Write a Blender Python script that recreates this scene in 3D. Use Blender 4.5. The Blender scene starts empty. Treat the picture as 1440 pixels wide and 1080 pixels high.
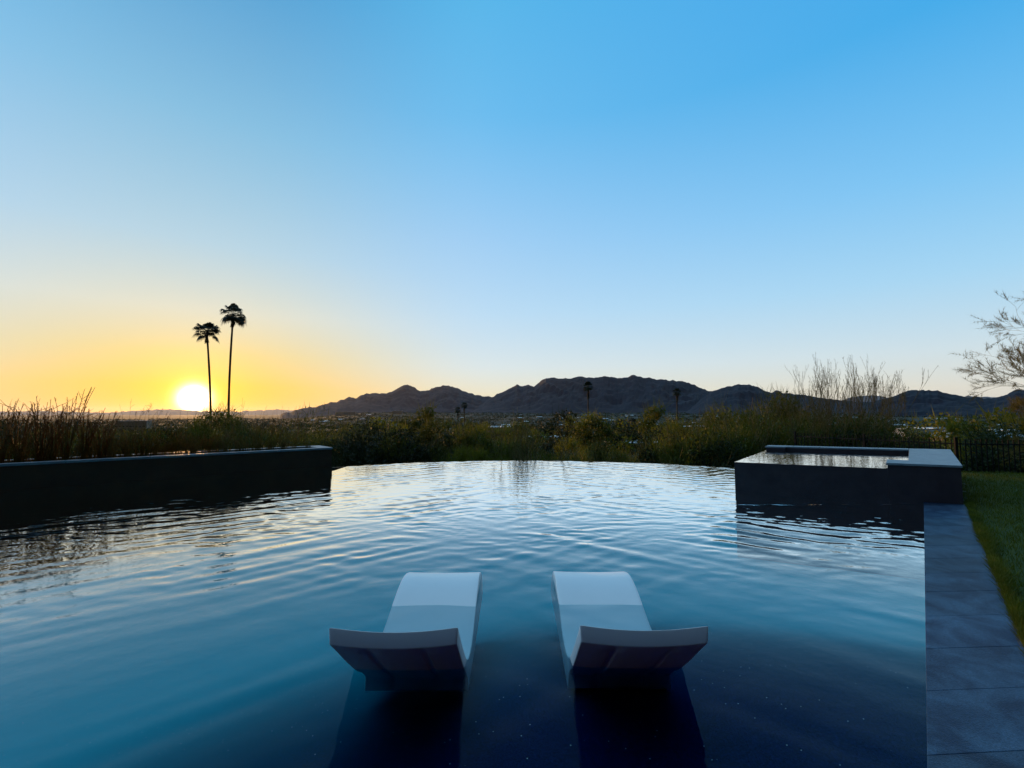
import bpy, math, random
import numpy as np
from mathutils import Vector, noise as mnoise

random.seed(7)
rng = np.random.default_rng(7)
SC = bpy.context.scene
COL = SC.collection
R = math.radians
PI = math.pi
HAZE = True

# ------------------------------------------------------------------ camera model (units: pixels of the 1440x1080 photograph)
F, HOR, EYE = 620.0, 582.0, 1.5
P = math.atan((HOR - 540) / F)
def ray(px, py):
    u, v = (px - 720) / F, (540 - py) / F
    return Vector((u, math.cos(P) - v * math.sin(P), math.sin(P) + v * math.cos(P)))
def onz(px, py, z=0.0):
    d = ray(px, py); t = (z - EYE) / d.z
    return Vector((d.x * t, d.y * t, z))
def atY(px, py, Y):
    d = ray(px, py); t = Y / d.y
    return Vector((d.x * t, Y, EYE + d.z * t))
def ground(x, y):
    r = math.hypot(x, y)
    pts = [(0, -2.6), (12, -2.6), (20, -3.0), (50, -5.2), (120, -9.5), (300, -15), (1000, -26), (3000, -36), (9000, -44), (40000, -60)]
    for (a, za), (b, zb) in zip(pts, pts[1:]):
        if r <= b:
            t = (r - a) / (b - a); z = za + (zb - za) * t; break
    else: z = -60
    px_ = 720 + F * x / y if y > 1 else -999
    if r > 900 and -999 < px_:
        sec = min(1, max(0, (px_ - 420) / 90)) * min(1, max(0, (1560 - px_) / 200)); k = min(1, (r - 900) / 2400)
        z += sec * k * 44
    if r > 14:
        k = min(1, (r - 14) / 60)
        z += k * (mnoise.noise((x / 60, y / 60, 0)) * 1.6 + mnoise.noise((x / 260, y / 260, 3)) * min(6, r / 120))
    return z

# ------------------------------------------------------------------ helpers
def srgb(r, g, b):
    f = lambda c: (c / 12.92) if c <= .04045 else ((c + .055) / 1.055) ** 2.4
    return (f(r / 255), f(g / 255), f(b / 255), 1)

class MB:
    def __init__(s): s.v = []; s.f = []; s.n = 0; s.mi = []
    def add(s, v, f, m=0):
        n = len(s.v); s.v.extend([tuple(p) for p in v]); s.f.extend([tuple(i + n for i in q) for q in f]); s.mi.extend([m] * len(f))
    def box(s, c, d, rz=0, m=0, ry=0):
        hx, hy, hz = d[0] / 2, d[1] / 2, d[2] / 2
        ca, sa = math.cos(rz), math.sin(rz)
        vs = []
        for z in (-hz, hz):
            for x, y in ((-hx, -hy), (hx, -hy), (hx, hy), (-hx, hy)):
                vs.append((c[0] + x * ca - y * sa, c[1] + x * sa + y * ca, c[2] + z))
        s.add(vs, [(3, 2, 1, 0), (4, 5, 6, 7), (0, 1, 5, 4), (1, 2, 6, 5), (2, 3, 7, 6), (3, 0, 4, 7)], m)
    def prism(s, poly, z0, z1, m=0):
        n = len(poly)
        vs = [(p[0], p[1], z0) for p in poly] + [(p[0], p[1], z1) for p in poly]
        fs = [tuple(range(n - 1, -1, -1)), tuple(range(n, 2 * n))] + [(i, (i + 1) % n, n + (i + 1) % n, n + i) for i in range(n)]
        s.add(vs, fs, m)
    def tube(s, pts, rad, k=5, m=0, cap=True):
        pts = [Vector(p) for p in pts]; vs = []; n = len(pts)
        for i, p in enumerate(pts):
            d = (pts[min(i + 1, n - 1)] - pts[max(i - 1, 0)]).normalized()
            a = d.cross(Vector((0, 0, 1)) if abs(d.z) < .9 else Vector((1, 0, 0))).normalized(); b = d.cross(a)
            r = rad[i] if hasattr(rad, '__len__') else rad
            for j in range(k):
                t = 2 * PI * j / k
                vs.append(p + (a * math.cos(t) + b * math.sin(t)) * r)
        fs = [(i * k + j, i * k + (j + 1) % k, (i + 1) * k + (j + 1) % k, (i + 1) * k + j) for i in range(n - 1) for j in range(k)]
        if cap: fs += [tuple(range(k))[::-1], tuple(range((n - 1) * k, n * k))]
        s.add(vs, fs, m)
    def mesh(s, name, mats, smooth=False):
        me = bpy.data.meshes.new(name); me.from_pydata(s.v, [], s.f)
        for m in (mats if isinstance(mats, (list, tuple)) else [mats]): me.materials.append(m)
        if any(s.mi): me.polygons.foreach_set('material_index', s.mi)
        if smooth: me.polygons.foreach_set('use_smooth', [True] * len(s.f))
        me.update(); return me
    def build(s, name, mats, parent=None, smooth=False):
        return link(name, s.mesh(name, mats, smooth), parent)

def link(name, me, parent=None):
    o = bpy.data.objects.new(name, me); COL.objects.link(o)
    if parent: o.parent = parent
    return o
def tag(o, label=None, cat=None, group=None, kind=None):
    if label: o['label'] = label
    if cat: o['category'] = cat
    if group: o['group'] = group
    if kind: o['kind'] = kind
    return o
def empty(name, loc, label, cat, group=None, rz=0):
    o = bpy.data.objects.new(name, None); COL.objects.link(o)
    o.location = loc; o.rotation_euler = (0, 0, rz); o.empty_display_size = .2
    return tag(o, label, cat, group)
def copy_tree(o, loc, rz, sc=1, label=None, group=None):
    c = o.copy(); COL.objects.link(c); c.location = loc; c.rotation_euler = (0, 0, rz); c.scale = (sc, sc, sc)
    if label: c['label'] = label
    if group: c['group'] = group
    for ch in list(o.children):
        d = ch.copy(); COL.objects.link(d); d.parent = c
    return c
def bevel(o, w, seg=2, ang=40):
    b = o.modifiers.new('bevel', 'BEVEL'); b.width = w; b.segments = seg; b.limit_method = 'ANGLE'; b.angle_limit = R(ang)
    return o

# ------------------------------------------------------------------ materials
def newmat(name):
    m = bpy.data.materials.new(name); m.use_nodes = True
    nt = m.node_tree; nt.nodes.clear()
    out = nt.nodes.new('ShaderNodeOutputMaterial')
    return m, nt, out
def N(nt, t, **kw):
    n = nt.nodes.new(t)
    for k, v in kw.items():
        if hasattr(n, k): setattr(n, k, v)
        else: n.inputs[k.replace('_', ' ')].default_value = v
    return n
def mat(name, c1, c2=None, rough=.7, scale=4, spec=.3, bump=0, bscale=40, transl=0, metallic=0, detail=5, c3=None, stretch=None, randobj=0):
    m, nt, out = newmat(name); L = nt.links.new
    b = N(nt, 'ShaderNodeBsdfPrincipled'); b.inputs['Roughness'].default_value = rough
    b.inputs['Specular IOR Level'].default_value = spec; b.inputs['Metallic'].default_value = metallic
    c2 = c2 or c1
    geo = N(nt, 'ShaderNodeNewGeometry')
    mp = N(nt, 'ShaderNodeMapping'); L(geo.outputs['Position'], mp.inputs['Vector'])
    if stretch: mp.inputs['Scale'].default_value = stretch
    n1 = N(nt, 'ShaderNodeTexNoise'); n1.inputs['Scale'].default_value = scale; n1.inputs['Detail'].default_value = detail
    n1.inputs['Roughness'].default_value = .65
    L(mp.outputs[0], n1.inputs['Vector'])
    cr = N(nt, 'ShaderNodeValToRGB'); L(n1.outputs['Fac'], cr.inputs[0])
    cr.color_ramp.elements[0].position = .3; cr.color_ramp.elements[1].position = .7
    cr.color_ramp.elements[0].color = (*c1[:3], 1); cr.color_ramp.elements[1].color = (*c2[:3], 1)
    if c3:
        e = cr.color_ramp.elements.new(.5); e.color = (*c3[:3], 1)
    col = cr.outputs[0]
    if randobj:
        oi = N(nt, 'ShaderNodeObjectInfo')
        mr = N(nt, 'ShaderNodeMapRange'); L(oi.outputs['Random'], mr.inputs[0])
        mr.inputs[3].default_value = 1 - randobj; mr.inputs[4].default_value = 1 + randobj
        mx = N(nt, 'ShaderNodeVectorMath', operation='SCALE'); L(col, mx.inputs[0]); L(mr.outputs[0], mx.inputs['Scale'])
        col = mx.outputs[0]
    L(col, b.inputs['Base Color'])
    if bump:
        n2 = N(nt, 'ShaderNodeTexNoise'); n2.inputs['Scale'].default_value = bscale; n2.inputs['Detail'].default_value = 4
        L(geo.outputs['Position'], n2.inputs['Vector'])
        bp = N(nt, 'ShaderNodeBump'); bp.inputs['Strength'].default_value = bump; bp.inputs['Distance'].default_value = .02
        L(n2.outputs['Fac'], bp.inputs['Height']); L(bp.outputs[0], b.inputs['Normal'])
    sh = b.outputs[0]
    if transl:
        t = N(nt, 'ShaderNodeBsdfTranslucent'); L(col, t.inputs['Color'])
        mx = N(nt, 'ShaderNodeMixShader'); mx.inputs[0].default_value = transl
        L(b.outputs[0], mx.inputs[1]); L(t.outputs[0], mx.inputs[2]); sh = mx.outputs[0]
    L(sh, out.inputs[0])
    return m

M = {}
M['leaf'] = mat('olive_foliage', (.036, .050, .005), (.115, .112, .010), .6, 1.3, transl=.45, randobj=.35)
M['leafdark'] = mat('dark_foliage', (.014, .024, .007), (.042, .050, .012), .6, 1.5, transl=.35, randobj=.35)
M['leafyellow'] = mat('yellow_green_foliage', (.080, .098, .008), (.20, .185, .015), .6, 1.6, transl=.5, randobj=.25)
M['bark'] = mat('grey_bark', (.07, .05, .03), (.16, .12, .07), .9, 6, bump=.4)
M['paletwig'] = mat('pale_twig', (.16, .12, .05), (.30, .24, .11), .8, 5)
M['warmtwig'] = mat('warm_brown_twig', (.10, .085, .028), (.20, .165, .055), .8, 5, transl=.25)
M['oliveTwig'] = mat('olive_twig', (.10, .075, .010), (.26, .17, .024), .8, 3, transl=.4)
M['browntwig'] = mat('brown_seed_stem', (.14, .06, .015), (.24, .12, .03), .8, 5, transl=.2)
M['palmleaf'] = mat('palm_frond', (.018, .022, .008), (.045, .045, .016), .6, 2, transl=.2)
M['palmtrunk'] = mat('palm_trunk', (.055, .036, .024), (.10, .066, .042), .9, 3, stretch=(1, 1, 6))
M['deadfrond'] = mat('dead_palm_frond', (.05, .033, .017), (.10, .065, .03), .9, 2)
M['walldark'] = mat('dark_tile_wall', (.046, .020, .008), (.075, .034, .014), .42, 3, bump=.15, bscale=60, spec=.35)
M['spawall'] = mat('dark_plaster_wall', (.032, .022, .028), (.056, .040, .046), .55, 3, bump=.2, bscale=80, spec=.3)
M['cap'] = mat('stone_cap', (.16, .19, .22), (.27, .30, .33), .45, 5, bump=.2, bscale=90, c3=(.21, .24, .27))
M['soil'] = mat('planter_soil', (.03, .02, .012), (.07, .05, .03), .95, 8, bump=.6, bscale=30)
M['lounge'] = mat('white_moulded_resin', (.90, .91, .92), (.94, .94, .95), .38, 3, spec=.45, bump=.05, bscale=160)
M['grass'] = mat('grass_blade', (.065, .085, .006), (.17, .17, .012), .6, 3, transl=.4)
M['lawnbase'] = mat('turf', (.030, .048, .006), (.060, .075, .010), .95, 10, bump=.5)
M['iron'] = mat('black_iron', (.008, .008, .008), (.014, .013, .012), .7, 5, spec=.1)
M['plain'] = mat('desert_scrub_ground', (.018, .021, .009), (.050, .044, .028), .95, .02, c3=(.025, .030, .013), detail=10)
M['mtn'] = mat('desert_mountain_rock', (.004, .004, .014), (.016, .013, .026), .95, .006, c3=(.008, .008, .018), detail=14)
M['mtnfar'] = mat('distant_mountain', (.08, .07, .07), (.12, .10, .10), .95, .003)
M['wallwhite'] = mat('pale_stucco', (.50, .50, .50), (.64, .63, .60), .8, .5, randobj=.25)
M['walltan'] = mat('tan_stucco', (.20, .15, .11), (.28, .21, .15), .85, .5, randobj=.3)
M['roofwhite'] = mat('white_roof', (.62, .66, .68), (.78, .80, .80), .6, .6, randobj=.15)
M['roofgrey'] = mat('grey_roof', (.16, .18, .20), (.28, .30, .32), .7, .6, randobj=.3)
M['roofred'] = mat('clay_roof', (.16, .08, .05), (.24, .12, .08), .8, 2, randobj=.2)
M['window'] = mat('dark_window_glass', (.02, .025, .03), None, .1, 2, spec=.6)
M['flower'] = mat('white_petals', (.6, .62, .65), (.75, .75, .78), .7, 4, transl=.3)

# coping stones: each slab its own tone, brick joints are real gaps in the mesh
def coping_mat():
    m, nt, out = newmat('blue_grey_coping_stone'); L = nt.links.new
    b = N(nt, 'ShaderNodeBsdfPrincipled'); b.inputs['Roughness'].default_value = .55; b.inputs['Specular IOR Level'].default_value = .35
    geo = N(nt, 'ShaderNodeNewGeometry')
    n1 = N(nt, 'ShaderNodeTexNoise'); n1.inputs['Scale'].default_value = 3.2; n1.inputs['Detail'].default_value = 9; n1.inputs['Roughness'].default_value = .6
    n1.inputs['Distortion'].default_value = .6
    L(geo.outputs['Position'], n1.inputs['Vector'])
    cr = N(nt, 'ShaderNodeValToRGB'); L(n1.outputs['Fac'], cr.inputs[0])
    cr.color_ramp.elements[0].position = .40; cr.color_ramp.elements[0].color = (.006, .018, .052, 1)
    cr.color_ramp.elements[1].position = .62; cr.color_ramp.elements[1].color = (.038, .080, .140, 1)
    # random tone per island (slab)
    mr = N(nt, 'ShaderNodeMapRange'); L(geo.outputs['Random Per Island'], mr.inputs[0]); mr.inputs[3].default_value = .66; mr.inputs[4].default_value = 1.3
    sc = N(nt, 'ShaderNodeVectorMath', operation='SCALE'); L(cr.outputs[0], sc.inputs[0]); L(mr.outputs[0], sc.inputs['Scale'])
    n3 = N(nt, 'ShaderNodeTexNoise'); n3.inputs['Scale'].default_value = 160; n3.inputs['Detail'].default_value = 3
    L(geo.outputs['Position'], n3.inputs['Vector'])
    mr3 = N(nt, 'ShaderNodeMapRange'); L(n3.outputs['Fac'], mr3.inputs[0]); mr3.inputs[1].default_value = .3; mr3.inputs[2].default_value = .7; mr3.inputs[3].default_value = .55; mr3.inputs[4].default_value = 1.45
    sc2 = N(nt, 'ShaderNodeVectorMath', operation='SCALE'); L(sc.outputs[0], sc2.inputs[0]); L(mr3.outputs[0], sc2.inputs['Scale'])
    L(sc2.outputs[0], b.inputs['Base Color'])
    bp = N(nt, 'ShaderNodeBump'); bp.inputs['Strength'].default_value = .35; bp.inputs['Distance'].default_value = .01
    L(n3.outputs['Fac'], bp.inputs['Height']); L(bp.outputs[0], b.inputs['Normal']); L(b.outputs[0], out.inputs[0])
    return m
M['coping'] = coping_mat()

def floor_mat():
    m, nt, out = newmat('dark_blue_plaster_scatter_tint'); L = nt.links.new
    b = N(nt, 'ShaderNodeBsdfPrincipled'); b.inputs['Roughness'].default_value = .9; b.inputs['Specular IOR Level'].default_value = 0
    geo = N(nt, 'ShaderNodeNewGeometry')
    n1 = N(nt, 'ShaderNodeTexNoise'); n1.inputs['Scale'].default_value = 90; n1.inputs['Detail'].default_value = 3
    L(geo.outputs['Position'], n1.inputs['Vector'])
    cr = N(nt, 'ShaderNodeValToRGB'); L(n1.outputs['Fac'], cr.inputs[0])
    cr.color_ramp.elements[0].position = .35; cr.color_ramp.elements[0].color = (.001, .005, .034, 1)
    cr.color_ramp.elements[1].position = .75; cr.color_ramp.elements[1].color = (.002, .013, .10, 1)
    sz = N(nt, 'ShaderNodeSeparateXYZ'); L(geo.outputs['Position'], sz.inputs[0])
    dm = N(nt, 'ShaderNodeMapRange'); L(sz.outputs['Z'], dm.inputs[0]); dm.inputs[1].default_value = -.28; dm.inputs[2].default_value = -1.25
    cd = N(nt, 'ShaderNodeMix', data_type='RGBA'); L(dm.outputs[0], cd.inputs[0]); L(cr.outputs[0], cd.inputs[6]); cd.inputs[7].default_value = (.025, .50, .58, 1)  # teal of light scattered in deeper water, mixed into the floor colour
    vo = N(nt, 'ShaderNodeTexVoronoi'); vo.inputs['Scale'].default_value = 38
    L(geo.outputs['Position'], vo.inputs['Vector'])
    lt = N(nt, 'ShaderNodeMath', operation='LESS_THAN'); L(vo.outputs['Distance'], lt.inputs[0]); lt.inputs[1].default_value = .12
    sep = N(nt, 'ShaderNodeSeparateColor'); L(vo.outputs['Color'], sep.inputs[0])
    gt = N(nt, 'ShaderNodeMath', operation='GREATER_THAN'); L(sep.outputs[0], gt.inputs[0]); gt.inputs[1].default_value = .93
    mu = N(nt, 'ShaderNodeMath', operation='MULTIPLY'); L(lt.outputs[0], mu.inputs[0]); L(gt.outputs[0], mu.inputs[1])
    mx = N(nt, 'ShaderNodeMix', data_type='RGBA'); L(mu.outputs[0], mx.inputs[0]); L(cd.outputs[2], mx.inputs[6]); mx.inputs[7].default_value = (.42, .6, .75, 1)
    L(mx.outputs[2], b.inputs['Base Color']); L(b.outputs[0], out.inputs[0])
    return m
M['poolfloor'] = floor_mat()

def water_mat(name, ior, tint, bump, scale):
    m, nt, out = newmat(name); L = nt.links.new
    geo = N(nt, 'ShaderNodeNewGeometry')
    n1 = N(nt, 'ShaderNodeTexNoise'); n1.inputs['Scale'].default_value = scale; n1.inputs['Detail'].default_value = 2
    L(geo.outputs['Position'], n1.inputs['Vector'])
    bp = N(nt, 'ShaderNodeBump'); bp.inputs['Strength'].default_value = bump; bp.inputs['Distance'].default_value = .01
    L(n1.outputs['Fac'], bp.inputs['Height'])
    fr = N(nt, 'ShaderNodeFresnel'); fr.inputs['IOR'].default_value = ior; L(bp.outputs[0], fr.inputs['Normal'])
    gl = N(nt, 'ShaderNodeBsdfGlossy'); gl.inputs['Roughness'].default_value = .03; gl.inputs['Color'].default_value = (1, 1, 1, 1); L(bp.outputs[0], gl.inputs['Normal'])
    tr = N(nt, 'ShaderNodeBsdfTransparent'); tr.inputs['Color'].default_value = (*tint, 1)
    pw = N(nt, 'ShaderNodeMath', operation='POWER'); L(fr.outputs[0], pw.inputs[0]); pw.inputs[1].default_value = 2.3
    mu = N(nt, 'ShaderNodeMath', operation='MULTIPLY'); mu.use_clamp = True; L(pw.outputs[0], mu.inputs[0]); mu.inputs[1].default_value = 15.0
    mx = N(nt, 'ShaderNodeMixShader'); L(mu.outputs[0], mx.inputs[0]); L(tr.outputs[0], mx.inputs[1]); L(gl.outputs[0], mx.inputs[2])
    L(mx.outputs[0], out.inputs[0]); return m
M['water'] = water_mat('pool_water', 1.34, (.70, .91, .98), .10, 14)
M['spawater'] = water_mat('spa_water', 1.4, (.5, .8, .95), .18, 5)

# ------------------------------------------------------------------ sky, sun, camera
sun_dir = ray(273, 561).normalized()
sun_az = math.atan2(sun_dir.x, sun_dir.y); sun_el = math.asin(sun_dir.z)
def world():
    w = bpy.data.worlds.new("World"); SC.world = w; w.use_nodes = True
    nt = w.node_tree; nt.nodes.clear(); L = nt.links.new
    out = nt.nodes.new('ShaderNodeOutputWorld'); bg = nt.nodes.new('ShaderNodeBackground'); L(bg.outputs[0], out.inputs[0])
    tc = nt.nodes.new('ShaderNodeTexCoord')
    nrm = N(nt, 'ShaderNodeVectorMath', operation='NORMALIZE'); L(tc.outputs['Generated'], nrm.inputs[0])
    sep = N(nt, 'ShaderNodeSeparateXYZ'); L(nrm.outputs[0], sep.inputs[0])
    def math_(op, a, b=None, c=None, clamp=False):
        n = N(nt, 'ShaderNodeMath', operation=op); n.use_clamp = clamp
        for i, x in enumerate((a, b, c)):
            if x is None: continue
            if isinstance(x, (int, float)): n.inputs[i].default_value = x
            else: L(x, n.inputs[i])
        return n.outputs[0]
    el = math_('MULTIPLY', math_('ARCSINE', sep.outputs['Z']), 2 / PI)     # 0..1 = 0..90 degrees
    el = math_('SQRT', math_('MAXIMUM', el, 0))                            # stretch the low sky
    # horizontal cosine to the sun
    hl = math_('SQRT', math_('ADD', math_('MULTIPLY', sep.outputs['X'], sep.outputs['X']), math_('MULTIPLY', sep.outputs['Y'], sep.outputs['Y'])))
    hl = math_('MAXIMUM', hl, .0001)
    dh = math_('ADD', math_('MULTIPLY', sep.outputs['X'], math.sin(sun_az)), math_('MULTIPLY', sep.outputs['Y'], math.cos(sun_az)))
    c = math_('MINIMUM', math_('MAXIMUM', math_('DIVIDE', dh, hl), -1), 1)
    ang = math_('ARCCOSINE', c)       # azimuth away from the sun, radians
    def ramp(stops):
        n = nt.nodes.new('ShaderNodeValToRGB'); L(el, n.inputs[0]); cr = n.color_ramp
        cr.interpolation = 'EASE' if False else 'LINEAR'
        for i, (deg, rgb) in enumerate(stops):
            p = math.sqrt(deg / 90)
            if i < 2: e = cr.elements[i]; e.position = p
            else: e = cr.elements.new(p)
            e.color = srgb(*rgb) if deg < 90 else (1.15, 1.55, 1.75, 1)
        return n.outputs[0]
    A = ramp([(0, (232, 215, 198)), (2.5, (226, 224, 214)), (6, (206, 224, 232)), (13, (160, 212, 243)), (22, (112, 193, 243)), (35, (52, 166, 232)), (50, (60, 160, 236)), (90, (180, 220, 250))])
    Mi = ramp([(0, (240, 214, 158)), (2.5, (234, 228, 200)), (6, (216, 229, 232)), (13, (186, 219, 243)), (22, (158, 205, 243)), (35, (108, 188, 238)), (47, (84, 180, 232)), (90, (180, 220, 250))])
    Bs = ramp([(0, (250, 166, 18)), (3, (242, 198, 84)), (6.5, (230, 210, 145)), (11, (218, 220, 204)), (18, (178, 210, 227)), (30, (132, 190, 224)), (45, (74, 156, 210)), (90, (180, 220, 250))])
    def mr(v, a, b_, smooth=True):
        n = nt.nodes.new('ShaderNodeMapRange'); n.interpolation_type = 'SMOOTHSTEP' if smooth else 'LINEAR'
        L(v, n.inputs[0]); n.inputs[1].default_value = a; n.inputs[2].default_value = b_; return n.outputs[0]
    def mix(f, a, b_):
        n = N(nt, 'ShaderNodeMix', data_type='RGBA'); L(f, n.inputs[0]); L(a, n.inputs[6]); L(b_, n.inputs[7]); return n.outputs[2]
    col = mix(mr(ang, R(2), R(34)), Bs, Mi)
    col = mix(mr(ang, R(30), R(95), False), col, A)
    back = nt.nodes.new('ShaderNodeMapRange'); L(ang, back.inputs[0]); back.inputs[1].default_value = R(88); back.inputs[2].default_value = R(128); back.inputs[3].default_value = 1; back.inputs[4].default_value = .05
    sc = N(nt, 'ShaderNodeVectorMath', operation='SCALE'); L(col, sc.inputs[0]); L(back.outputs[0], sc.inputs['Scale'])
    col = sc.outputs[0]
    # sun and its glow, in the air in front of it
    dt = N(nt, 'ShaderNodeVectorMath', operation='DOT_PRODUCT'); L(nrm.outputs[0], dt.inputs[0]); dt.inputs[1].default_value = sun_dir
    a3 = math_('ARCCOSINE', math_('MINIMUM', dt.outputs['Value'], .9999999))
    core = math_('MULTIPLY', math_('EXPONENT', math_('MULTIPLY', math_('POWER', math_('DIVIDE', a3, R(1.08)), 2), -1)), 9)
    halo = math_('MULTIPLY', math_('EXPONENT', math_('DIVIDE', a3, -R(2.3))), 1.1)
    wide = math_('MULTIPLY', math_('EXPONENT', math_('DIVIDE', a3, -R(8))), .10)
    def colscale(rgb, f):
        n = N(nt, 'ShaderNodeVectorMath', operation='SCALE'); n.inputs[0].default_value = rgb; L(f, n.inputs['Scale']); return n.outputs[0]
    def add(a, b_):
        n = N(nt, 'ShaderNodeVectorMath', operation='ADD'); L(a, n.inputs[0]); L(b_, n.inputs[1]); return n.outputs[0]
    col = add(col, colscale((1, .93, .62), core)); col = add(col, colscale((1, .50, .0), halo)); col = add(col, colscale((.9, .42, -.35), wide))
    sky = nt.nodes.new('ShaderNodeTexSky'); sky.sky_type = 'NISHITA'; sky.sun_disc = False
    sky.sun_elevation = sun_el; sky.sun_rotation = sun_az; sky.altitude = 500
    s2 = N(nt, 'ShaderNodeVectorMath', operation='SCALE'); L(sky.outputs[0], s2.inputs[0]); s2.inputs['Scale'].default_value = .010
    col = add(col, s2.outputs[0])
    mxx = N(nt, 'ShaderNodeVectorMath', operation='MAXIMUM'); L(col, mxx.inputs[0]); mxx.inputs[1].default_value = (0, 0, 0)
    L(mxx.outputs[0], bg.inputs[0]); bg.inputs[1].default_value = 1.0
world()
sl = bpy.data.lights.new('sun', 'SUN'); sl.energy = 4.0; sl.angle = R(.5); sl.color = (1, .52, .18)
so = bpy.data.objects.new('sun', sl); COL.objects.link(so); so.rotation_euler = (-sun_dir).to_track_quat('-Z', 'Y').to_euler(); so.location = (0, 0, 30)

cam = bpy.data.cameras.new('camera'); co = bpy.data.objects.new('camera', cam); COL.objects.link(co)
cam.sensor_width = 36; cam.lens = F / 1440 * 36; cam.clip_start = .05; cam.clip_end = 150000
co.location = (0, 0, EYE); co.rotation_euler = (PI / 2 + P, 0, 0)
SC.camera = co
SC.view_settings.view_transform = 'Standard'; SC.view_settings.look = 'None'; SC.view_settings.exposure = 0; SC.view_settings.gamma = 1
cy = SC.cycles
cy.use_denoising = True; cy.max_bounces = 6; cy.diffuse_bounces = 2; cy.glossy_bounces = 3; cy.transmission_bounces = 3; cy.transparent_max_bounces = 10
cy.sample_clamp_indirect = 4; cy.volume_bounces = 0
cy.caustics_reflective = False; cy.caustics_refractive = False

# ------------------------------------------------------------------ terrain
def terrain():
    naz = 240
    rad = np.concatenate([[4.0], np.geomspace(10, 60000, 125)])
    v = []
    for r in rad:
        for j in range(naz):
            a = 2 * PI * j / naz; x, y = r * math.sin(a), r * math.cos(a)
            v.append((x, y, ground(x, y)))
    f = [(i * naz + j, i * naz + (j + 1) % naz, (i + 1) * naz + (j + 1) % naz, (i + 1) * naz + j) for i in range(len(rad) - 1) for j in range(naz)]
    n = len(v); v.append((0, 0, -2.6)); f += [(n, (j + 1) % naz, j) for j in range(naz)]
    mb = MB(); mb.add(v, f); tag(mb.build('ground', M['plain'], smooth=True), kind='structure')
terrain()

def mountain(name, prof, r0, w, m, rough=.2, label=None, seed=0, nr=34, daz=.12):
    """ridge with its crest where the photograph has it, real depth and slopes in front and behind"""
    xs = np.array([p[0] for p in prof], float); ys = np.array([p[1] for p in prof], float)
    az0 = math.atan((xs[0] - 720) / F); az1 = math.atan((xs[-1] - 720) / F)
    n = int((az1 - az0) / R(daz)) + 1
    v = []
    for i in range(n):
        az = az0 + (az1 - az0) * i / (n - 1); px = 720 + F * math.tan(az)
        py = float(np.interp(px, xs, ys))
        jit = mnoise.fractal((px / 9, seed, 0), 1, 2, 5) * 2.0
        d = ray(px, py + jit * (1 if 0 < i < n - 1 else 0)); hr = r0 * (1 + .10 * mnoise.noise((az * 6, seed, 1)))
        crest = EYE + d.z / math.hypot(d.x, d.y) * hr
        for k in range(nr):
            t = -1 + 2 * k / (nr - 1) if nr % 2 else -1 + 2 * k / (nr - 2) * 1.0
            t = min(t, 1)
            rr = hr + t * w
            x, y = rr * math.sin(az), rr * math.cos(az)
            g = ground(x, y) - 4
            s = (1 - abs(t)) ** 1.15
            nz = mnoise.fractal((x / (w * .33), y / (w * .33), seed), .8, 2.1, 6)
            nz = 1 - abs(nz) * 1.6
            h = max(crest - g, 1) * (s + rough * (nz - .6) * (4 * s * (1 - s)) * .8)
            h = min(h, (crest - g) * (rr / hr) * .985) if abs(t) > .03 else max(crest - g, 1)
            v.append((x, y, g + h))
    f = [(i * nr + k, (i + 1) * nr + k, (i + 1) * nr + k + 1, i * nr + k + 1) for i in range(n - 1) for k in range(nr - 1)]
    mb = MB(); mb.add(v, f); return tag(mb.build(name, m, smooth=False), label, kind='structure')
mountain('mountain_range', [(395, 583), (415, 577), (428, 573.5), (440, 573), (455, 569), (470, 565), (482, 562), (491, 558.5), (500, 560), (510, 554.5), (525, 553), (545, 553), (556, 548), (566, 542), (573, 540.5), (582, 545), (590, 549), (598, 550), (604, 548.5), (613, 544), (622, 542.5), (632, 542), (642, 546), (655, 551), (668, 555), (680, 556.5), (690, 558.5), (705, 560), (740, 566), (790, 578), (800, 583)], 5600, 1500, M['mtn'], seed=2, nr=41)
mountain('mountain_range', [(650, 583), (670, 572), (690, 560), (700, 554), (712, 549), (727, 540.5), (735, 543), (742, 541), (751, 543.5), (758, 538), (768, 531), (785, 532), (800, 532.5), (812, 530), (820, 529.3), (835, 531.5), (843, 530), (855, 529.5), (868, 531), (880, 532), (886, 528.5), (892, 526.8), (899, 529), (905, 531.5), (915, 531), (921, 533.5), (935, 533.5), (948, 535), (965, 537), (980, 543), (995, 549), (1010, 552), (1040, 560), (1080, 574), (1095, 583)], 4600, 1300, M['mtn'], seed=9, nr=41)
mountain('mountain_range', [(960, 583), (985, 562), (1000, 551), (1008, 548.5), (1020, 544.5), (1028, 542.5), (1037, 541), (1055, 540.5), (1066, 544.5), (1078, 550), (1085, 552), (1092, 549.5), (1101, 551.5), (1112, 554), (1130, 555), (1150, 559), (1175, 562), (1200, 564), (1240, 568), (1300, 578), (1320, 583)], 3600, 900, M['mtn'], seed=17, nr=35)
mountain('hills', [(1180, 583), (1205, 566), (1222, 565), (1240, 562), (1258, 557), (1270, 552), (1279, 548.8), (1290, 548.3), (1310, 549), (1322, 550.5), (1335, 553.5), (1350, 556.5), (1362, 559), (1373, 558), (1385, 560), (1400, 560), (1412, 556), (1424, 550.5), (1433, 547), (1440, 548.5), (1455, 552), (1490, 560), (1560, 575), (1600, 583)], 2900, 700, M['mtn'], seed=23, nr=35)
mountain('hills', [(-250, 583), (-120, 577), (0, 579), (60, 578), (110, 579), (150, 580.5), (200, 577), (240, 575.5), (280, 578), (330, 579), (380, 576), (430, 577), (480, 580), (520, 583)], 34000, 4000, M['mtnfar'], seed=31, nr=15, daz=.2)
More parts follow.
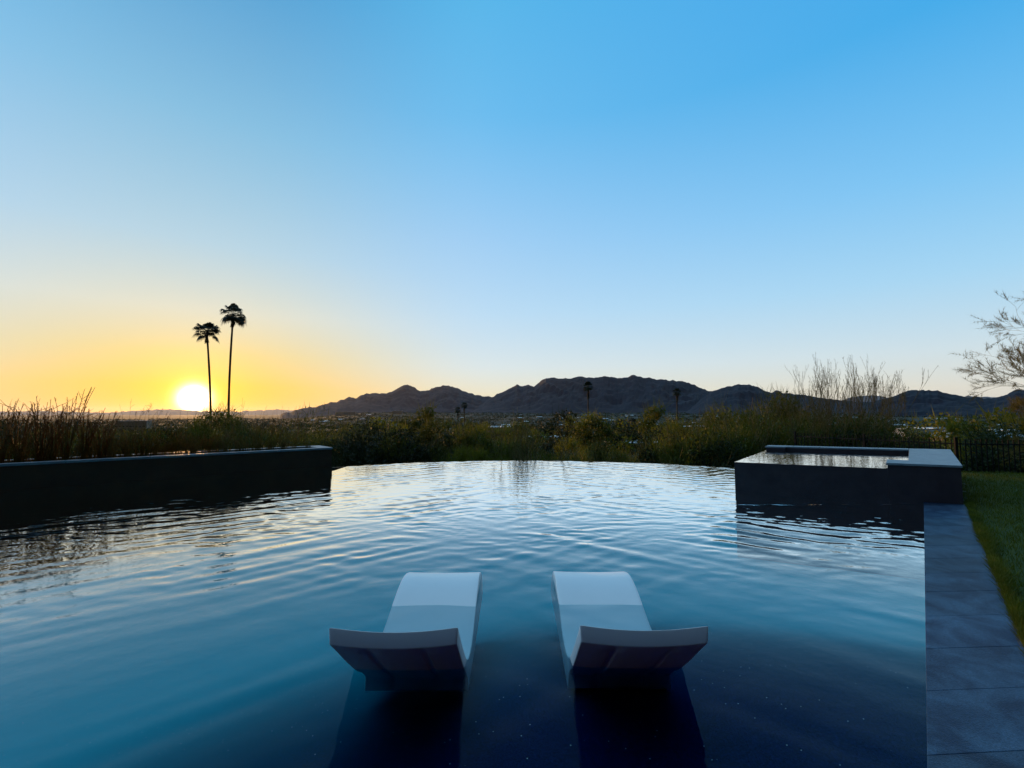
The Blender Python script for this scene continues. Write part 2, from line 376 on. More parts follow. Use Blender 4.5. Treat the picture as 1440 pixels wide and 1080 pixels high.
mountain('hills', [(1130, 583), (1170, 566), (1200, 558), (1222, 556), (1240, 557.5), (1262, 560), (1300, 559), (1340, 556), (1380, 558), (1440, 560), (1500, 562), (1600, 583)], 28000, 4000, M['mtnfar'], seed=37, nr=15, daz=.2)

# ------------------------------------------------------------------ pool
PL0 = onz(466, 665); PLd = (onz(0, 706) - PL0).normalized()          # left planter wall, water line, running back towards the viewer
SA = onz(1034, 690); SD = onz(1355, 711.5)
SD = Vector((SD.x, SD.y, 0))
CI0 = onz(1299, 706, .02); CI1 = onz(1304, 1080, .02); Cd = (CI1 - CI0).normalized()
CO0 = onz(1357, 706, .02); CO1 = onz(1440, 910, .02); COd = (CO1 - CO0).normalized()
edge = [onz(px, py) for px, py in ((380, 661), (466, 657), (535, 652.7), (600, 650), (670, 648.2), (735, 647.8), (800, 648.4), (870, 650), (940, 652.7), (1000, 655.8), (1050, 658.8))]
SIN = SA + Vector((1.6, 2.6, 0))
CIN = CI0 + Cd * 9.2
water_poly = [(p.x, p.y) for p in edge] + [(SIN.x, SIN.y), (CI0.x + .3, CI0.y + .3), (CIN.x, CIN.y), (-16, CIN.y), ((PL0 + PLd * 16).x - .3, (PL0 + PLd * 16).y), (PL0.x - .25, PL0.y + .25)]
def inside(x, y, poly):
    c = np.zeros(x.shape, bool); n = len(poly)
    for i in range(n):
        x0, y0 = poly[i]; x1, y1 = poly[(i + 1) % n]
        if y0 == y1: continue
        c ^= ((y0 > y) != (y1 > y)) & (x < (x1 - x0) * (y - y0) / (y1 - y0) + x0)
    return c
def pool_water():
    # grid in (angle-free) rows: columns warped so the far rim follows the curved edge exactly
    ex = np.array([p.x for p in edge]); ey = np.array([p.y for p in edge])
    def left(y):     # planter wall line
        t = (y - PL0.y) / PLd.y
        return np.where(y < PL0.y, PL0.x + PLd.x * t - .12, PL0.x - .12)
    def right(y):
        a = SA.x + (y - SA.y) * (SIN.x - SA.x) / (SIN.y - SA.y) + .1
        b = SA.x + (SA.y - y) * (SD.x - SA.x) / (SA.y - SD.y) + .1
        c = CI0.x + (y - CI0.y) * Cd.x / Cd.y + .012
        out = np.where(y > SA.y, a, np.where(y > CI0.y - .1, b, c))
        return out
    y0 = CIN.y; nrow, ncol = 760, 800
    t = np.linspace(0, 1, nrow) ** 1.25
    v = np.zeros((nrow, ncol, 3)); u = np.linspace(0, 1, ncol)
    base = y0 + t * (11.4 - y0)
    for i, y in enumerate(base):
        k = max(0., (t[i] - .55) / .45); k = k * k * (3 - 2 * k)
        l, r = float(left(np.array(y))), float(right(np.array(y)))
        l = max(l, -15.5)
        if t[i] > .55:
            le, re = ex[1] - .12, ex[-1] + .05
        xs = l + (r - l) * u
        far = np.interp(xs, ex, ey)
        # rows bend from straight to the rim shape
        y_here = y + k * (far - 11.4)
        xs2 = xs
        if k > 0:
            l2 = left(y_here); r2 = right(y_here); xs2 = l2 + (r2 - l2) * u; xs2 = np.maximum(xs2, -15.5)
            y_here = y + k * (np.interp(xs2, ex, ey) - 11.4)
        v[i, :, 0] = xs2; v[i, :, 1] = y_here
    X, Y = v[..., 0], v[..., 1]
    Z = np.zeros_like(X)
    rg = np.random.default_rng(3)
    def field(scale, seed):
        r2 = np.random.default_rng(seed); a = np.zeros_like(X)
        for _ in range(7):
            th = r2.uniform(0, 2 * PI); k = 2 * PI / (scale * r2.uniform(.7, 1.5)); a += np.sin(k * (X * math.cos(th) + Y * math.sin(th)) + r2.uniform(0, 7))
        return a / 2.6
    def train(dirdeg, spread, lams, slope, n, seed):
        r2 = np.random.default_rng(seed); a = np.zeros_like(X)
        for _ in range(n):
            th = R(dirdeg + r2.normal(0, spread)); lam = math.exp(r2.uniform(math.log(lams[0]), math.log(lams[1]))); k = 2 * PI / lam
            a += slope / k * np.sin(k * (X * math.sin(th) + Y * math.cos(th)) + r2.uniform(0, 7) + .22 * WX)
        return a / math.sqrt(n / 2)
    WX = field(2.4, 11)
    cx = 1 / (1 + np.exp((X - .3) * .9))             # left side 1, right side 0
    am1 = np.clip(.75 + .45 * field(2.6, 21), .15, 1.6); am2 = np.clip(.7 + .45 * field(2.2, 22), .1, 1.6)
    Z += train(-36, 7, (.18, .60), .036, 30, 1) * am1 * (.35 + .65 * cx)
    Z += train(40, 8, (.18, .60), .034, 28, 2) * am2 * (.35 + .65 * (1 - cx))
    Z += train(0, 16, (.13, .40), .040, 34, 4) * np.clip(.5 + .5 * field(1.7, 24), 0, 1.4) * np.clip((Y - 2.5) / 3, .12, 1)
    Z += train(0, 60, (.09, .20), .024, 30, 5) * np.clip(.4 + .6 * field(1.3, 25), 0, 1.3) * np.clip((Y - 3) / 3, .15, 1)
    # little rings where the lounger knees break the surface
    for cxx in (-.6, .66):
        d = np.hypot((X - cxx) * .55, Y - 4.05); Z += .0007 * np.sin(2 * PI * d / .15) * np.exp(-((d - .25) / .28) ** 2) * (Y > 3.9)
    Z *= np.clip((Y - 1.2) / 4, .45, 1)
    v[..., 2] = Z - .002
    idx = np.arange(nrow * ncol).reshape(nrow, ncol)
    f = np.stack([idx[:-1, :-1], idx[:-1, 1:], idx[1:, 1:], idx[1:, :-1]], -1).reshape(-1, 4)
    me = bpy.data.meshes.new('pool_water'); me.from_pydata(v.reshape(-1, 3).tolist(), [], f.tolist())
    me.materials.append(M['water']); me.polygons.foreach_set('use_smooth', [True] * len(f)); me.update()
    tag(link('pool_water', me), kind='structure')
pool_water()

# pool shell: ledge floor near the viewer, deep floor beyond, and the thin infinity-edge wall
def floor_z(x, y):
    d = math.hypot((x - 1.3) * (.8 if x > 1.3 else 1), y - .2) - 2.1; k = min(1, max(0, d / 5.2)); k = k * k * k * (6 * k * k - 15 * k + 10)
    return -.27 - 1.0 * k
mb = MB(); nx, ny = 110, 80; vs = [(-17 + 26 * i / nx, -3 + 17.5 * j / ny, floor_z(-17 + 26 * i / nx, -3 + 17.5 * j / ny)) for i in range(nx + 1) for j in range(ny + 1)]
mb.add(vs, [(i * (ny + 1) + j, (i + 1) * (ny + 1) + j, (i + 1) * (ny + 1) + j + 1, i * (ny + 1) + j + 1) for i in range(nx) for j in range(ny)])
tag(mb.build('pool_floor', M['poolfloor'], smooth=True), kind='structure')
mb = MB(); n = len(edge)
inn = [Vector((p.x, p.y, 0)) for p in edge]
outp = [Vector((p.x * 1.0, p.y, 0)) + Vector((p.x, p.y, 0)).normalized() * .22 for p in edge]
for i in range(n - 1):
    a, b, c, d = inn[i], inn[i + 1], outp[i + 1], outp[i]
    z1, z0 = -.012, -2.9
    mb.add([(a.x, a.y, z1), (b.x, b.y, z1), (c.x, c.y, z1 - .02), (d.x, d.y, z1 - .02), (a.x, a.y, z0), (b.x, b.y, z0), (c.x, c.y, z0), (d.x, d.y, z0)],
           [(0, 1, 2, 3), (0, 4, 5, 1), (3, 2, 6, 7)])
tag(mb.build('infinity_edge_wall', M['walldark']), 'thin dark curved wall the pool water spills over at its far rim', 'pool wall')

# ------------------------------------------------------------------ left planter
def planter():
    t = empty('raised_planter', PL0, 'long dark tiled planter box along the left side of the pool', 'planter')
    n_ = Vector((PLd.y, -PLd.x, 0))          # away from the pool
    if n_.x > 0: n_ = -n_
    if n_.dot(Vector((-1, 1, 0))) < 0: n_ = -n_
    Ln = 19; W = .95; H = .60
    def q(a, b, z): p = PLd * a + n_ * b; return (p.x, p.y, z)
    mb = MB()
    mb.prism([q(0, .004, 0)[:2], q(Ln, .004, 0)[:2], q(Ln, .12, 0)[:2], q(0, .12, 0)[:2]], -1.5, H)
    mb.prism([q(0, .124, 0)[:2], q(.12, .124, 0)[:2], q(.12, W - .124, 0)[:2], q(0, W - .124, 0)[:2]], -2.9, H)
    mb.prism([q(0, W - .12, 0)[:2], q(Ln, W - .12, 0)[:2], q(Ln, W, 0)[:2], q(0, W, 0)[:2]], -2.9, H)
    w = mb.build('wall', M['walldark'], t)
    # a slightly proud lower tile course at the water line
    mb = MB(); mb.prism([q(-.012, -.012, 0)[:2], q(Ln, -.012, 0)[:2], q(Ln, .0, 0)[:2], q(-.012, .0, 0)[:2]], -.3, .17); mb.build('tile_course', M['walldark'], t)
    mb = MB(); a = 0
    zt = H + .045
    # cap stones: front run of slabs, end slab, back run
    while a < Ln:
        L_ = min(1.2, Ln - a)
        mb.prism([q(a + .003 - (.015 if a == 0 else 0), -.02, 0)[:2], q(a + L_ - .003, -.02, 0)[:2], q(a + L_ - .003, .17, 0)[:2], q(a + .003 - (.015 if a == 0 else 0), .17, 0)[:2]], H + .002, zt)
        if a > 0: mb.prism([q(a + .003, W - .15, 0)[:2], q(a + L_ - .003, W - .15, 0)[:2], q(a + L_ - .003, W + .02, 0)[:2], q(a + .003, W + .02, 0)[:2]], H + .002, zt)
        a += 1.2
    mb.prism([q(-.015, .174, 0)[:2], q(.3, .174, 0)[:2], q(.3, W + .02, 0)[:2], q(-.015, W + .02, 0)[:2]], H + .002, zt)
    mb.prism([q(.304, W - .15, 0)[:2], q(1.196, W - .15, 0)[:2], q(1.196, W + .02, 0)[:2], q(.304, W + .02, 0)[:2]], H + .002, zt)
    bevel(mb.build('cap', M['cap'], t), .004)
    mb = MB(); nx = 60
    vs = []
    for i in range(nx + 1):
        for j in range(5):
            p = q(.13 + (Ln - .13) * i / nx, .13 + (W - .26) * j / 4, H - .04 + random.uniform(-.012, .03)); vs.append(p)
    mb.add(vs, [(i * 5 + j, (i + 1) * 5 + j, (i + 1) * 5 + j + 1, i * 5 + j + 1) for i in range(nx) for j in range(4)])
    mb.build('soil', M['soil'], t, smooth=True)
    return n_, q, H
PN, PQ, PH = planter()

# stem plants in the planter
def stem_plant(nst, h, spread, tips, seed, wild=0):
    rd = random.Random(seed); st = MB(); tp = MB()
    for i in range(nst):
        a = rd.uniform(0, 2 * PI); r0 = rd.uniform(0, .30) ** 1.0; hh = h * (rd.uniform(.35, .85) if rd.random() < .86 else rd.uniform(.85, 1.5))
        lean = spread * rd.uniform(.1, 1) ** 1.3
        x0, y0 = r0 * math.cos(a), r0 * math.sin(a); pts = []
        cu = rd.uniform(-.5, .5)
        for k in range(6):
            s = k / 5
            rr = lean * s ** 1.5 * hh
            pts.append((x0 + rr * math.cos(a + cu * s) + rd.uniform(-1, 1) * .008 * k * (1 + wild), y0 + rr * math.sin(a + cu * s) + rd.uniform(-1, 1) * .008 * k * (1 + wild), hh * s * (1 - .25 * lean * s)))
        st.tube(pts, [.006, .0055, .005, .0045, .0035, .002], 3, cap=False)
        # small leaves along the stem
        for k in range(rd.randint(2, 8)):
            s = rd.uniform(.15, .95); i0 = min(4, int(s * 5)); p = Vector(pts[i0]).lerp(Vector(pts[i0 + 1]), s * 5 - i0)
            d = Vector((rd.uniform(-1, 1), rd.uniform(-1, 1), rd.uniform(.2, 1.3))).normalized() * rd.uniform(.02, .055)
            w = Vector((rd.uniform(-1, 1), rd.uniform(-1, 1), 0)) * .007
            st.add([p - w, p + w, p + d], [(0, 1, 2)])
        if rd.random() < tips:
            p = Vector(pts[-1]); 
            for k in range(rd.randint(2, 5)):
                d = Vector((rd.uniform(-1, 1), rd.uniform(-1, 1), rd.uniform(.1, 1.6))).normalized() * rd.uniform(.04, .16)
                q_ = p - Vector((0, 0, rd.uniform(0, .14)))
                tp.tube([q_, q_ + d * .6 + Vector((0, 0, .01)), q_ + d], [.0035, .003, .0015], 3, cap=False)
            for k in range(6):
                q_ = p - Vector((rd.uniform(-.01, .01), rd.uniform(-.01, .01), rd.uniform(-.02, .1))); w = .010
                tp.add([q_ + Vector((-w, 0, 0)), q_ + Vector((w, rd.uniform(-w, w), 0)), q_ + Vector((0, 0, .025))], [(0, 1, 2)])
    return st, tp
variants = []
for k in range(5):
    st, tp = stem_plant(95, 1.0, .42, .30 if k < 3 else .10, 40 + k, wild=k % 2)
    st.add(tp.v, tp.f, 1); variants.append(st.mesh('stem_plant', [M['oliveTwig'], M['browntwig']]))
def put_plant(a, b, sc, k, label, grp, name='stem_plant'):
    p = PQ(a, b, PH - .03)
    t = tag(link(name, variants[k]), label, 'plant', grp); t.location = (PL0.x + p[0], PL0.y + p[1], p[2]); t.rotation_euler = (0, 0, random.uniform(0, 6.28)); t.scale = (sc * .9, sc * .9, sc)
words_i = ['first', 'second', 'third', 'fourth', 'fifth', 'sixth', 'seventh', 'eighth', 'ninth', 'tenth', 'eleventh', 'twelfth', 'thirteenth', 'fourteenth', 'fifteenth', 'sixteenth', 'seventeenth', 'eighteenth', 'nineteenth', 'twentieth', 'twenty-first', 'twenty-second', 'twenty-third', 'twenty-fourth', 'twenty-fifth', 'twenty-sixth', 'twenty-seventh', 'twenty-eighth', 'twenty-ninth', 'thirtieth']
a = .45; i = 0
while a < 8.6:
    near = a / 8.6
    sc = (.42 + .92 * near ** 1.4) * random.uniform(.75, 1.15)
    if a < .8: sc *= .5
    lab = f"{words_i[min(i,29)]} clump of thin stems in the planter counted from the pool's far edge"
    put_plant(a, .38 + random.uniform(0, .22), sc, i % 5, lab, 'thin stemmed plants growing in the raised planter')
    a += .30 + random.uniform(-.04, .06); i += 1

def tall_tuft(px, top_y, b, seed, label):
    rd = random.Random(seed)
    # find where the column px crosses the planter's middle line
    best = None
    for k in range(400):
        a = .3 + k * .03; p = PQ(a, b, PH); w = Vector((PL0.x + p[0], PL0.y + p[1], PH)); 
        d = ray(px, top_y); u = w.x - d.x * w.y / d.y
        if best is None or abs(u) < best[0]: best = (abs(u), w, a)
    w = best[1]; H = atY(px, top_y, w.y).z - w.z
    mb = MB()
    for k in range(rd.randint(14, 19)):
        a = rd.uniform(0, 6.28); L_ = H * rd.uniform(.7, 1.05); ln = rd.uniform(.03, .28) * L_; pts = []; rr = []
        for j in range(8):
            s_ = j / 7; pts.append((math.cos(a) * (.04 + ln * s_ ** 1.6) + rd.gauss(0, .006), math.sin(a) * (.04 + ln * s_ ** 1.6) + rd.gauss(0, .006), L_ * s_)); rr.append(.011 * (1 - .6 * s_))
        mb.tube(pts, rr, 4, cap=False)
        for j in range(34):        # short leaves and withered flowers crowded on the upper part
            i0 = rd.choice((3, 4, 4, 5, 5, 6)); p = Vector(pts[i0]).lerp(Vector(pts[i0 + 1]), rd.random()); q_ = Vector((rd.gauss(0, 1), rd.gauss(0, 1), rd.gauss(.6, .8))).normalized() * rd.uniform(.02, .06); s2 = Vector((rd.uniform(-1, 1), rd.uniform(-1, 1), 0)) * .008
            mb.add([p - s2, p + s2, p + q_], [(0, 1, 2)], 1)
        for j in range(rd.randint(1, 3)):
            p = Vector(pts[rd.choice((4, 5, 6))]); d = Vector((rd.gauss(0, 1), rd.gauss(0, 1), rd.uniform(.4, 2))).normalized() * rd.uniform(.1, .3); mb.tube([p, p + d * .6, p + d + Vector((0, 0, .03))], [.005, .004, .002], 3, cap=False)
    o = tag(mb.build('tufted_stem_plant', [M['browntwig'], M['browntwig']]), label, 'plant', 'tall tufted plants standing over the planter'); o.location = (w.x, w.y, w.z - .03)
for px_, ty_, b_, s_, lb_ in ((8, 560, .35, 1, 'tall brown tufted plant at the left frame edge, in the planter'), (30, 568, .6, 2, 'brown tufted plant second from the left frame edge, in the planter'), (62, 556, .5, 3, 'tall tufted plant with arching stems, third from the left frame edge'), (97, 545, .4, 4, 'tallest tufted plant of the planter, well left of the sun'),
                          (80, 572, .7, 5, 'short tufted plant just left of the tallest one in the planter'), (121, 574, .6, 6, 'tufted plant just right of the tallest one in the planter'), (147, 578, .5, 7, 'last tufted plant before the square building on the horizon')):
    tall_tuft(px_, ty_, b_, s_, lb_)

# ------------------------------------------------------------------ spa
def spa():
    t = empty('raised_spa', SA, 'raised dark spa box with pale stone rim at the right of the pool', 'spa')
    lip, top = .555, .655
    o = SA
    eu = SD - SA                                          # along the front
    SE = onz(1335, 632, top); SB = onz(1082, 626, top)
    B = Vector((SB.x, SB.y, 0)) - o; E = Vector((SE.x, SE.y, 0)) - o; D = eu; A = Vector((0, 0, 0))
    def bl(u, v):            # bilinear in the footprint; u along the front, v to the back
        p = A.lerp(D, u).lerp(B.lerp(E, u), v); return (p.x, p.y)
    un = (onz(1255, 707) - SA).length / eu.length         # where the raised front rim starts
    def quad(u0, v0, u1, v1): return [bl(u0, v0), bl(u1, v0), bl(u1, v1), bl(u0, v1)]
    wf, ws = .055, .050
    mb = MB()                                             # walls
    mb.prism(quad(0, 0, un, wf), -1.4, lip - .004)             # front spill wall
    mb.prism(quad(0, wf + .0005, ws, .875), -1.4, lip - .004)  # left spill wall
    mb.prism(quad(un + .0005, 0, 1, .16), -1.4, top - .04)     # raised front right
    mb.prism(quad(.80, .1605, 1, 1), -1.4, top - .04)          # right block
    mb.prism(quad(.0, .905, .7995, 1), -1.4, top - .04)        # back
    mb.prism(quad(.0, .876, .115, .9045), -1.4, top - .04)     # back left pier
    mb.build('wall', M['spawall'], t)
    mb = MB()
    e = .006
    mb.prism(quad(un - e, -e, 1 + e, .165), top - .038, top)
    us = [.798, 1 + e]
    for k in range(4):
        v0 = .1665 + k * (.998 - .1665) / 4; v1 = v0 + (.998 - .1665) / 4 - .002
        mb.prism(quad(us[0], v0, us[1], v1 if k < 3 else 1 + e), top - .038, top)
    for k in range(5):
        u0 = -e + k * (.797 + e) / 5; u1 = u0 + (.797 + e) / 5 - .0015
        mb.prism(quad(u0, .90, u1, 1 + e), top - .038, top)
    mb.prism(quad(-e, .872, .118, .8985), top - .038, top)
    bevel(mb.build('rim', M['cap'], t), .005)
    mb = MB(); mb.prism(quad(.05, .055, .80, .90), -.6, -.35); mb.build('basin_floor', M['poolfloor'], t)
    # water sheet: fills the basin and runs over the two low walls
    nu, nv = 150, 150; vs = []
    for j in range(nv):
        for i_ in range(nu):
            u, v = i_ / (nu - 1) * .797, j / (nv - 1) * .899
            vs.append((*bl(u, v), lip + .0012 * mnoise.noise((u * 26, v * 26, 0)) + .0006 * mnoise.noise((u * 60, v * 60, 5))))
    def ok(j, i_):
        u, v = (i_ + 1) / (nu - 1) * .797, j / (nv - 1) * .899
        return not (u > un and v < .156) and not (u < .118 and v > .868 - .01)
    fs = [(j * nu + i_, j * nu + i_ + 1, (j + 1) * nu + i_ + 1, (j + 1) * nu + i_) for j in range(nv - 1) for i_ in range(nu - 1) if ok(j, i_)]
    mb = MB(); mb.add(vs, fs); wtr = mb.build('water_surface', M['spawater'], t, smooth=True)
spa()

# ------------------------------------------------------------------ coping, lawn, deck behind
def coping():
    mb = MB(); a = 0.0
    D0 = CI0 - Cd * .25; E0 = CO0 - COd * .25
    tot = 9.6
    stops = [0]
    while stops[-1] < tot: stops.append(stops[-1] + random.choice((.58, .61, .64)))
    for s0, s1 in zip(stops, stops[1:]):
        a0 = D0 + Cd * (s0 + .0012); a1 = D0 + Cd * (s1 - .0012); b0 = E0 + COd * (s0 + .0012) ; b1 = E0 + COd * (s1 - .0012)
        dz = random.uniform(-.001, .001)
        mb.prism([(a0.x, a0.y), (a1.x, a1.y), (b1.x, b1.y), (b0.x, b0.y)], -.05, .022 + dz)
    bevel(tag(mb.build('pool_coping', M['coping']), kind='structure'), .0025)
    mb = MB(); a0 = D0; a1 = D0 + Cd * tot; b0 = E0; b1 = E0 + COd * tot
    k = .02
    mb.prism([(a0.x + k, a0.y), (a1.x + k, a1.y), (b1.x, b1.y), (b0.x, b0.y)], -1.4, -.052)
    mb.prism([(a0.x + k, a0.y), (a1.x + k, a1.y), (b1.x, b1.y), (b0.x, b0.y)], -.0518, .012)
    tag(mb.build('pool_wall', M['walldark']), 'dark wall and grout bed under the stone coping on the right', 'pool wall')
coping()
FENCE = [Vector((9.9, 15.5, 0)), Vector((11.6, 11.6, 0)), Vector((20, 9.4, 0))]
def lawn():
    o0 = CO0 - COd * .2; o1 = CO0 + COd * 9.4
    poly = [(o0.x, o0.y), (o0.x + 3.0, o0.y + 3.3), (FENCE[1].x, FENCE[1].y), (FENCE[2].x, FENCE[2].y), (18, -6), (o1.x, o1.y)]
    mb = MB(); mb.prism(poly, -2.4, -.006); tag(mb.build('lawn', M['lawnbase']), kind='structure')
    # blades
    v = []; f = []; cnt = 0
    rd = random.Random(5)
    P_ = [(p[0], p[1]) for p in poly]
    tries = 190000
    xs = np.array([rd.uniform(1.0, 17.0) for _ in range(tries)]); ys = np.array([rd.uniform(-1, 12) for _ in range(tries)])
    ok = inside(xs, ys, P_) & (xs < ys * 1.33 + 1.2)
    xs, ys = xs[ok], ys[ok]
    # denser fringe beside the stone
    ex_, ey_ = [], []
    for _ in range(15000):
        s = rd.uniform(0, 8.2); d = abs(rd.gauss(0, .05)); p = CO0 + COd * s; ex_.append(p.x + .004 + d); ey_.append(p.y + rd.uniform(-.01, .0))
    nb = len(xs); xs = np.concatenate([xs, ex_]); ys = np.concatenate([ys, ey_])
    for k, (x, y) in enumerate(zip(xs, ys)):
        fr = k >= nb
        h = rd.uniform(.03, .065) * (1.25 if fr else 1) * (1 + .5 * mnoise.noise((x * 1.5, y * 1.5, 0))); a = rd.uniform(0, 6.28); w = rd.uniform(.003, .006)
        lx, ly = rd.gauss(0, .5) * h, rd.gauss(0, .5) * h
        c, s = math.cos(a) * w, math.sin(a) * w; n = len(v)
        v += [(x - c, y - s, -.008), (x + c, y + s, -.008), (x + lx, y + ly, h)]; f.append((n, n + 1, n + 2))
    me = bpy.data.meshes.new('grass'); me.from_pydata(v, [], f); me.materials.append(M['grass'])
    tag(link('grass', me), 'short green lawn grass beside the stone coping', kind='stuff')
lawn()
mb = MB(); mb.prism([(-16, CIN.y - .02), (CIN.x + .6, CIN.y - .02), (CIN.x + .6, -9), (-16, -9)], -2.4, .02)
tag(mb.build('pool_deck', M['coping']), kind='structure')

# ------------------------------------------------------------------ fence
def fence():
    t = empty('iron_fence', FENCE[1] + Vector((0, 0, -.4)), 'low black iron picket fence behind the spa and lawn', 'fence')
    z0, z1 = 0.0, 1.24
    prev = None
    for A_, B_ in zip(FENCE, FENCE[1:]):
        d = B_ - A_; L_ = d.length; n = max(1, round(L_ / 1.9)); u = d / L_
        for k in range(n + 1):
            p = A_ + u * (L_ * k / n) - FENCE[1]
            if not (k == n and B_ is FENCE[1]):
                mb = MB(); mb.box((p.x, p.y, (z0 + z1 + .05) / 2), (.06, .06, z1 + .05 - z0), math.atan2(u.y, u.x)); mb.build('post', M['iron'], t)
            if k < n:
                mb = MB(); p2 = A_ + u * (L_ * (k + 1) / n) - FENCE[1]; m_ = (p + p2) / 2; LL = (p2 - p).length - .065
                for zz in (.14, z1 - .12): mb.box((m_.x, m_.y, zz), (LL, .03, .03), math.atan2(u.y, u.x))
                m2 = int(LL / .11)
                for j in range(m2):
                    c = p + u * (.0325 + (j + .5) * LL / m2)
                    mb.box((c.x, c.y, (z0 + .06 + z1) / 2), (.018, .018, z1 - .06), math.atan2(u.y, u.x) + .001)
                mb.build('picket_panel', M['iron'], t)
fence()

# ------------------------------------------------------------------ loungers
def lounger():
    # top profile (distance from the viewer side along the chair, height above water)
    top = [(0, .415), (.10, .325), (.20, .235), (.31, .140), (.42, .050), (.52, -.020), (.62, -.068), (.73, -.095), (.85, -.100), (.97, -.085), (1.09, -.052), (1.21, -.008),
           (1.32, .033), (1.43, .066), (1.53, .086), (1.62, .092), (1.71, .084), (1.80, .060), (1.89, .020), (1.98, -.040), (2.05, -.110), (2.10, -.20)]
    # bottom profile point for each top point (7 cm shell under the back, solid plinth to the ledge floor below)
    floor = -.265
    d0 = Vector((.45, -.43)).normalized(); nrm = Vector((-d0.y, d0.x)) * -1      # down/under side
    if nrm.y > 0: nrm = -nrm
    th = .068
    bot = []
    for i, (x, z) in enumerate(top):
        if i <= 4: bx, bz = x + (0 if i == 0 else .004), z - .088
        elif i == 5: bx, bz = x + .004, z - .085
        elif i == 6: bx, bz = .60, -.17
        else:
            bx = x if i > 8 else .62 + (i - 7) * .1; bz = floor
            if i == 7: bx, bz = .61, floor
        bot.append((bx, bz))
    bot[-1] = (2.11, floor)
    us = [-1, -.985, -.95, -.86, -.72]
    gro = (-.50, -.475, -.40, -.375)
    us += list(gro) + [-.2, 0, .2] + [-g for g in gro[::-1]] + [.72, .86, .95, .985, 1]
    hw = .33; nU = len(us); nP = len(top)
    vt = []
    for j, (x, z) in enumerate(top):
        s = j / (nP - 1)
        dish = .018 * max(0, 1 - j / 9) + .008
        for u in us:
            e = max(0, abs(u) - .93) / .07
            vt.append((u * hw, x, z - dish * (1 - u * u) - .004 * e * e))
    for j, (x, z) in enumerate(bot):
        dish = .022 * max(0, 1 - j / 9)
        for u in us:
            groove = .010 if (.39 < abs(u) < .49 and 0 < j < 7) else 0
            xx = x + (-nrm.x * groove); zz = z - nrm.y * groove - dish * (1 - u * u)
            if j >= 7: zz = z
            vt.append((u * hw * (.985 if j < 7 else 1), xx, zz))
    fs = []
    nT = nP * nU
    for j in range(nP - 1):
        for i_ in range(nU - 1):
            a = j * nU + i_
            fs.append((a, a + 1, a + nU + 1, a + nU))
            fs.append((nT + a, nT + a + nU, nT + a + nU + 1, nT + a + 1))
        fs.append((j * nU, (j + 1) * nU, nT + (j + 1) * nU, nT + j * nU))
        b = j * nU + nU - 1; fs.append((b, nT + b, nT + b + nU, b + nU))
    for i_ in range(nU - 1):
        fs.append((i_, nT + i_, nT + i_ + 1, i_ + 1))
        a = (nP - 1) * nU + i_; fs.append((a, a + 1, nT + a + 1, nT + a))
    mb = MB(); mb.add(vt, fs)
    me = mb.mesh('shell', M['lounge'], smooth=True)
    return me, bot, nrm, hw, us
lm, lbot, lnrm, lhw, _ = lounger()
def lounger_thing(x, y, rz, label):
    t = empty('in_pool_lounger', (x, y, 0), label, 'lounger', 'white loungers standing in the pool', rz)
    o = link('shell', lm, t)
    b = o.modifiers.new('bevel', 'BEVEL'); b.width = .007; b.segments = 3; b.limit_method = 'ANGLE'; b.angle_limit = R(38); b.harden_normals = False
    # two small rubber feet blocks where the channels meet the water
    for u in (-.44, .44):
        mb = MB(); mb.box((u * lhw, .545, -.045), (.032, .05, .10)); mb.build('drain_block', M['iron'], t)
    return t
lounger_thing(-.605, 2.33, R(.3), 'left white lounger half sunk in the pool')
lounger_thing(.680, 2.35, R(-.9), 'right white lounger half sunk in the pool')

# ------------------------------------------------------------------ vegetation generators
def crown_mesh(name, rx, rz, n, leaf, m, seed, wisp=.3, clumps=26, flat=0):
    rd = random.Random(seed); v = []; f = []
    cl = []
    for _ in range(clumps):
        while True:
            p = Vector((rd.uniform(-1, 1), rd.uniform(-1, 1), rd.uniform(-.75, 1)))
            if .25 < p.length < 1: break
        cl.append((p, rd.uniform(.20, .42)))
    for k in range(n):
        c, r = cl[rd.randrange(clumps)]
        d = Vector((rd.gauss(0, 1), rd.gauss(0, 1), rd.gauss(0, 1))).normalized() * r * rd.uniform(.35, 1) 
        p = c + d
        p = Vector((p.x * rx, p.y * rx, (p.z + .75) / 1.75 * rz))
        nn = len(v)
        if rd.random() < wisp:     # twig
            L_ = leaf * rd.uniform(2.5, 6); q = Vector((p.x * .5 + rd.gauss(0, .5) * rx, p.y * .5 + rd.gauss(0, .5) * rx, rx * rd.uniform(.3, 1.4))).normalized() * L_
            w = Vector((rd.uniform(-1, 1), rd.uniform(-1, 1), 0)).normalized() * leaf * .11
            v += [p - w, p + w, p + q]; f.append((nn, nn + 1, nn + 2))
        else:
            a = Vector((rd.gauss(0, 1), rd.gauss(0, 1), rd.gauss(0, 1))).normalized(); b = a.cross(Vector((rd.gauss(0, 1), rd.gauss(0, 1), rd.gauss(0, 1)))).normalized()
            s = leaf * rd.uniform(.5, 1.2)
            v += [p - a * s * .5, p + b * s * .32, p + a * s * .5, p - b * s * .32]; f.append((nn, nn + 1, nn + 2, nn + 3))
    me = bpy.data.meshes.new(name); me.from_pydata([tuple(q) for q in v], [], f); me.materials.append(m); return me

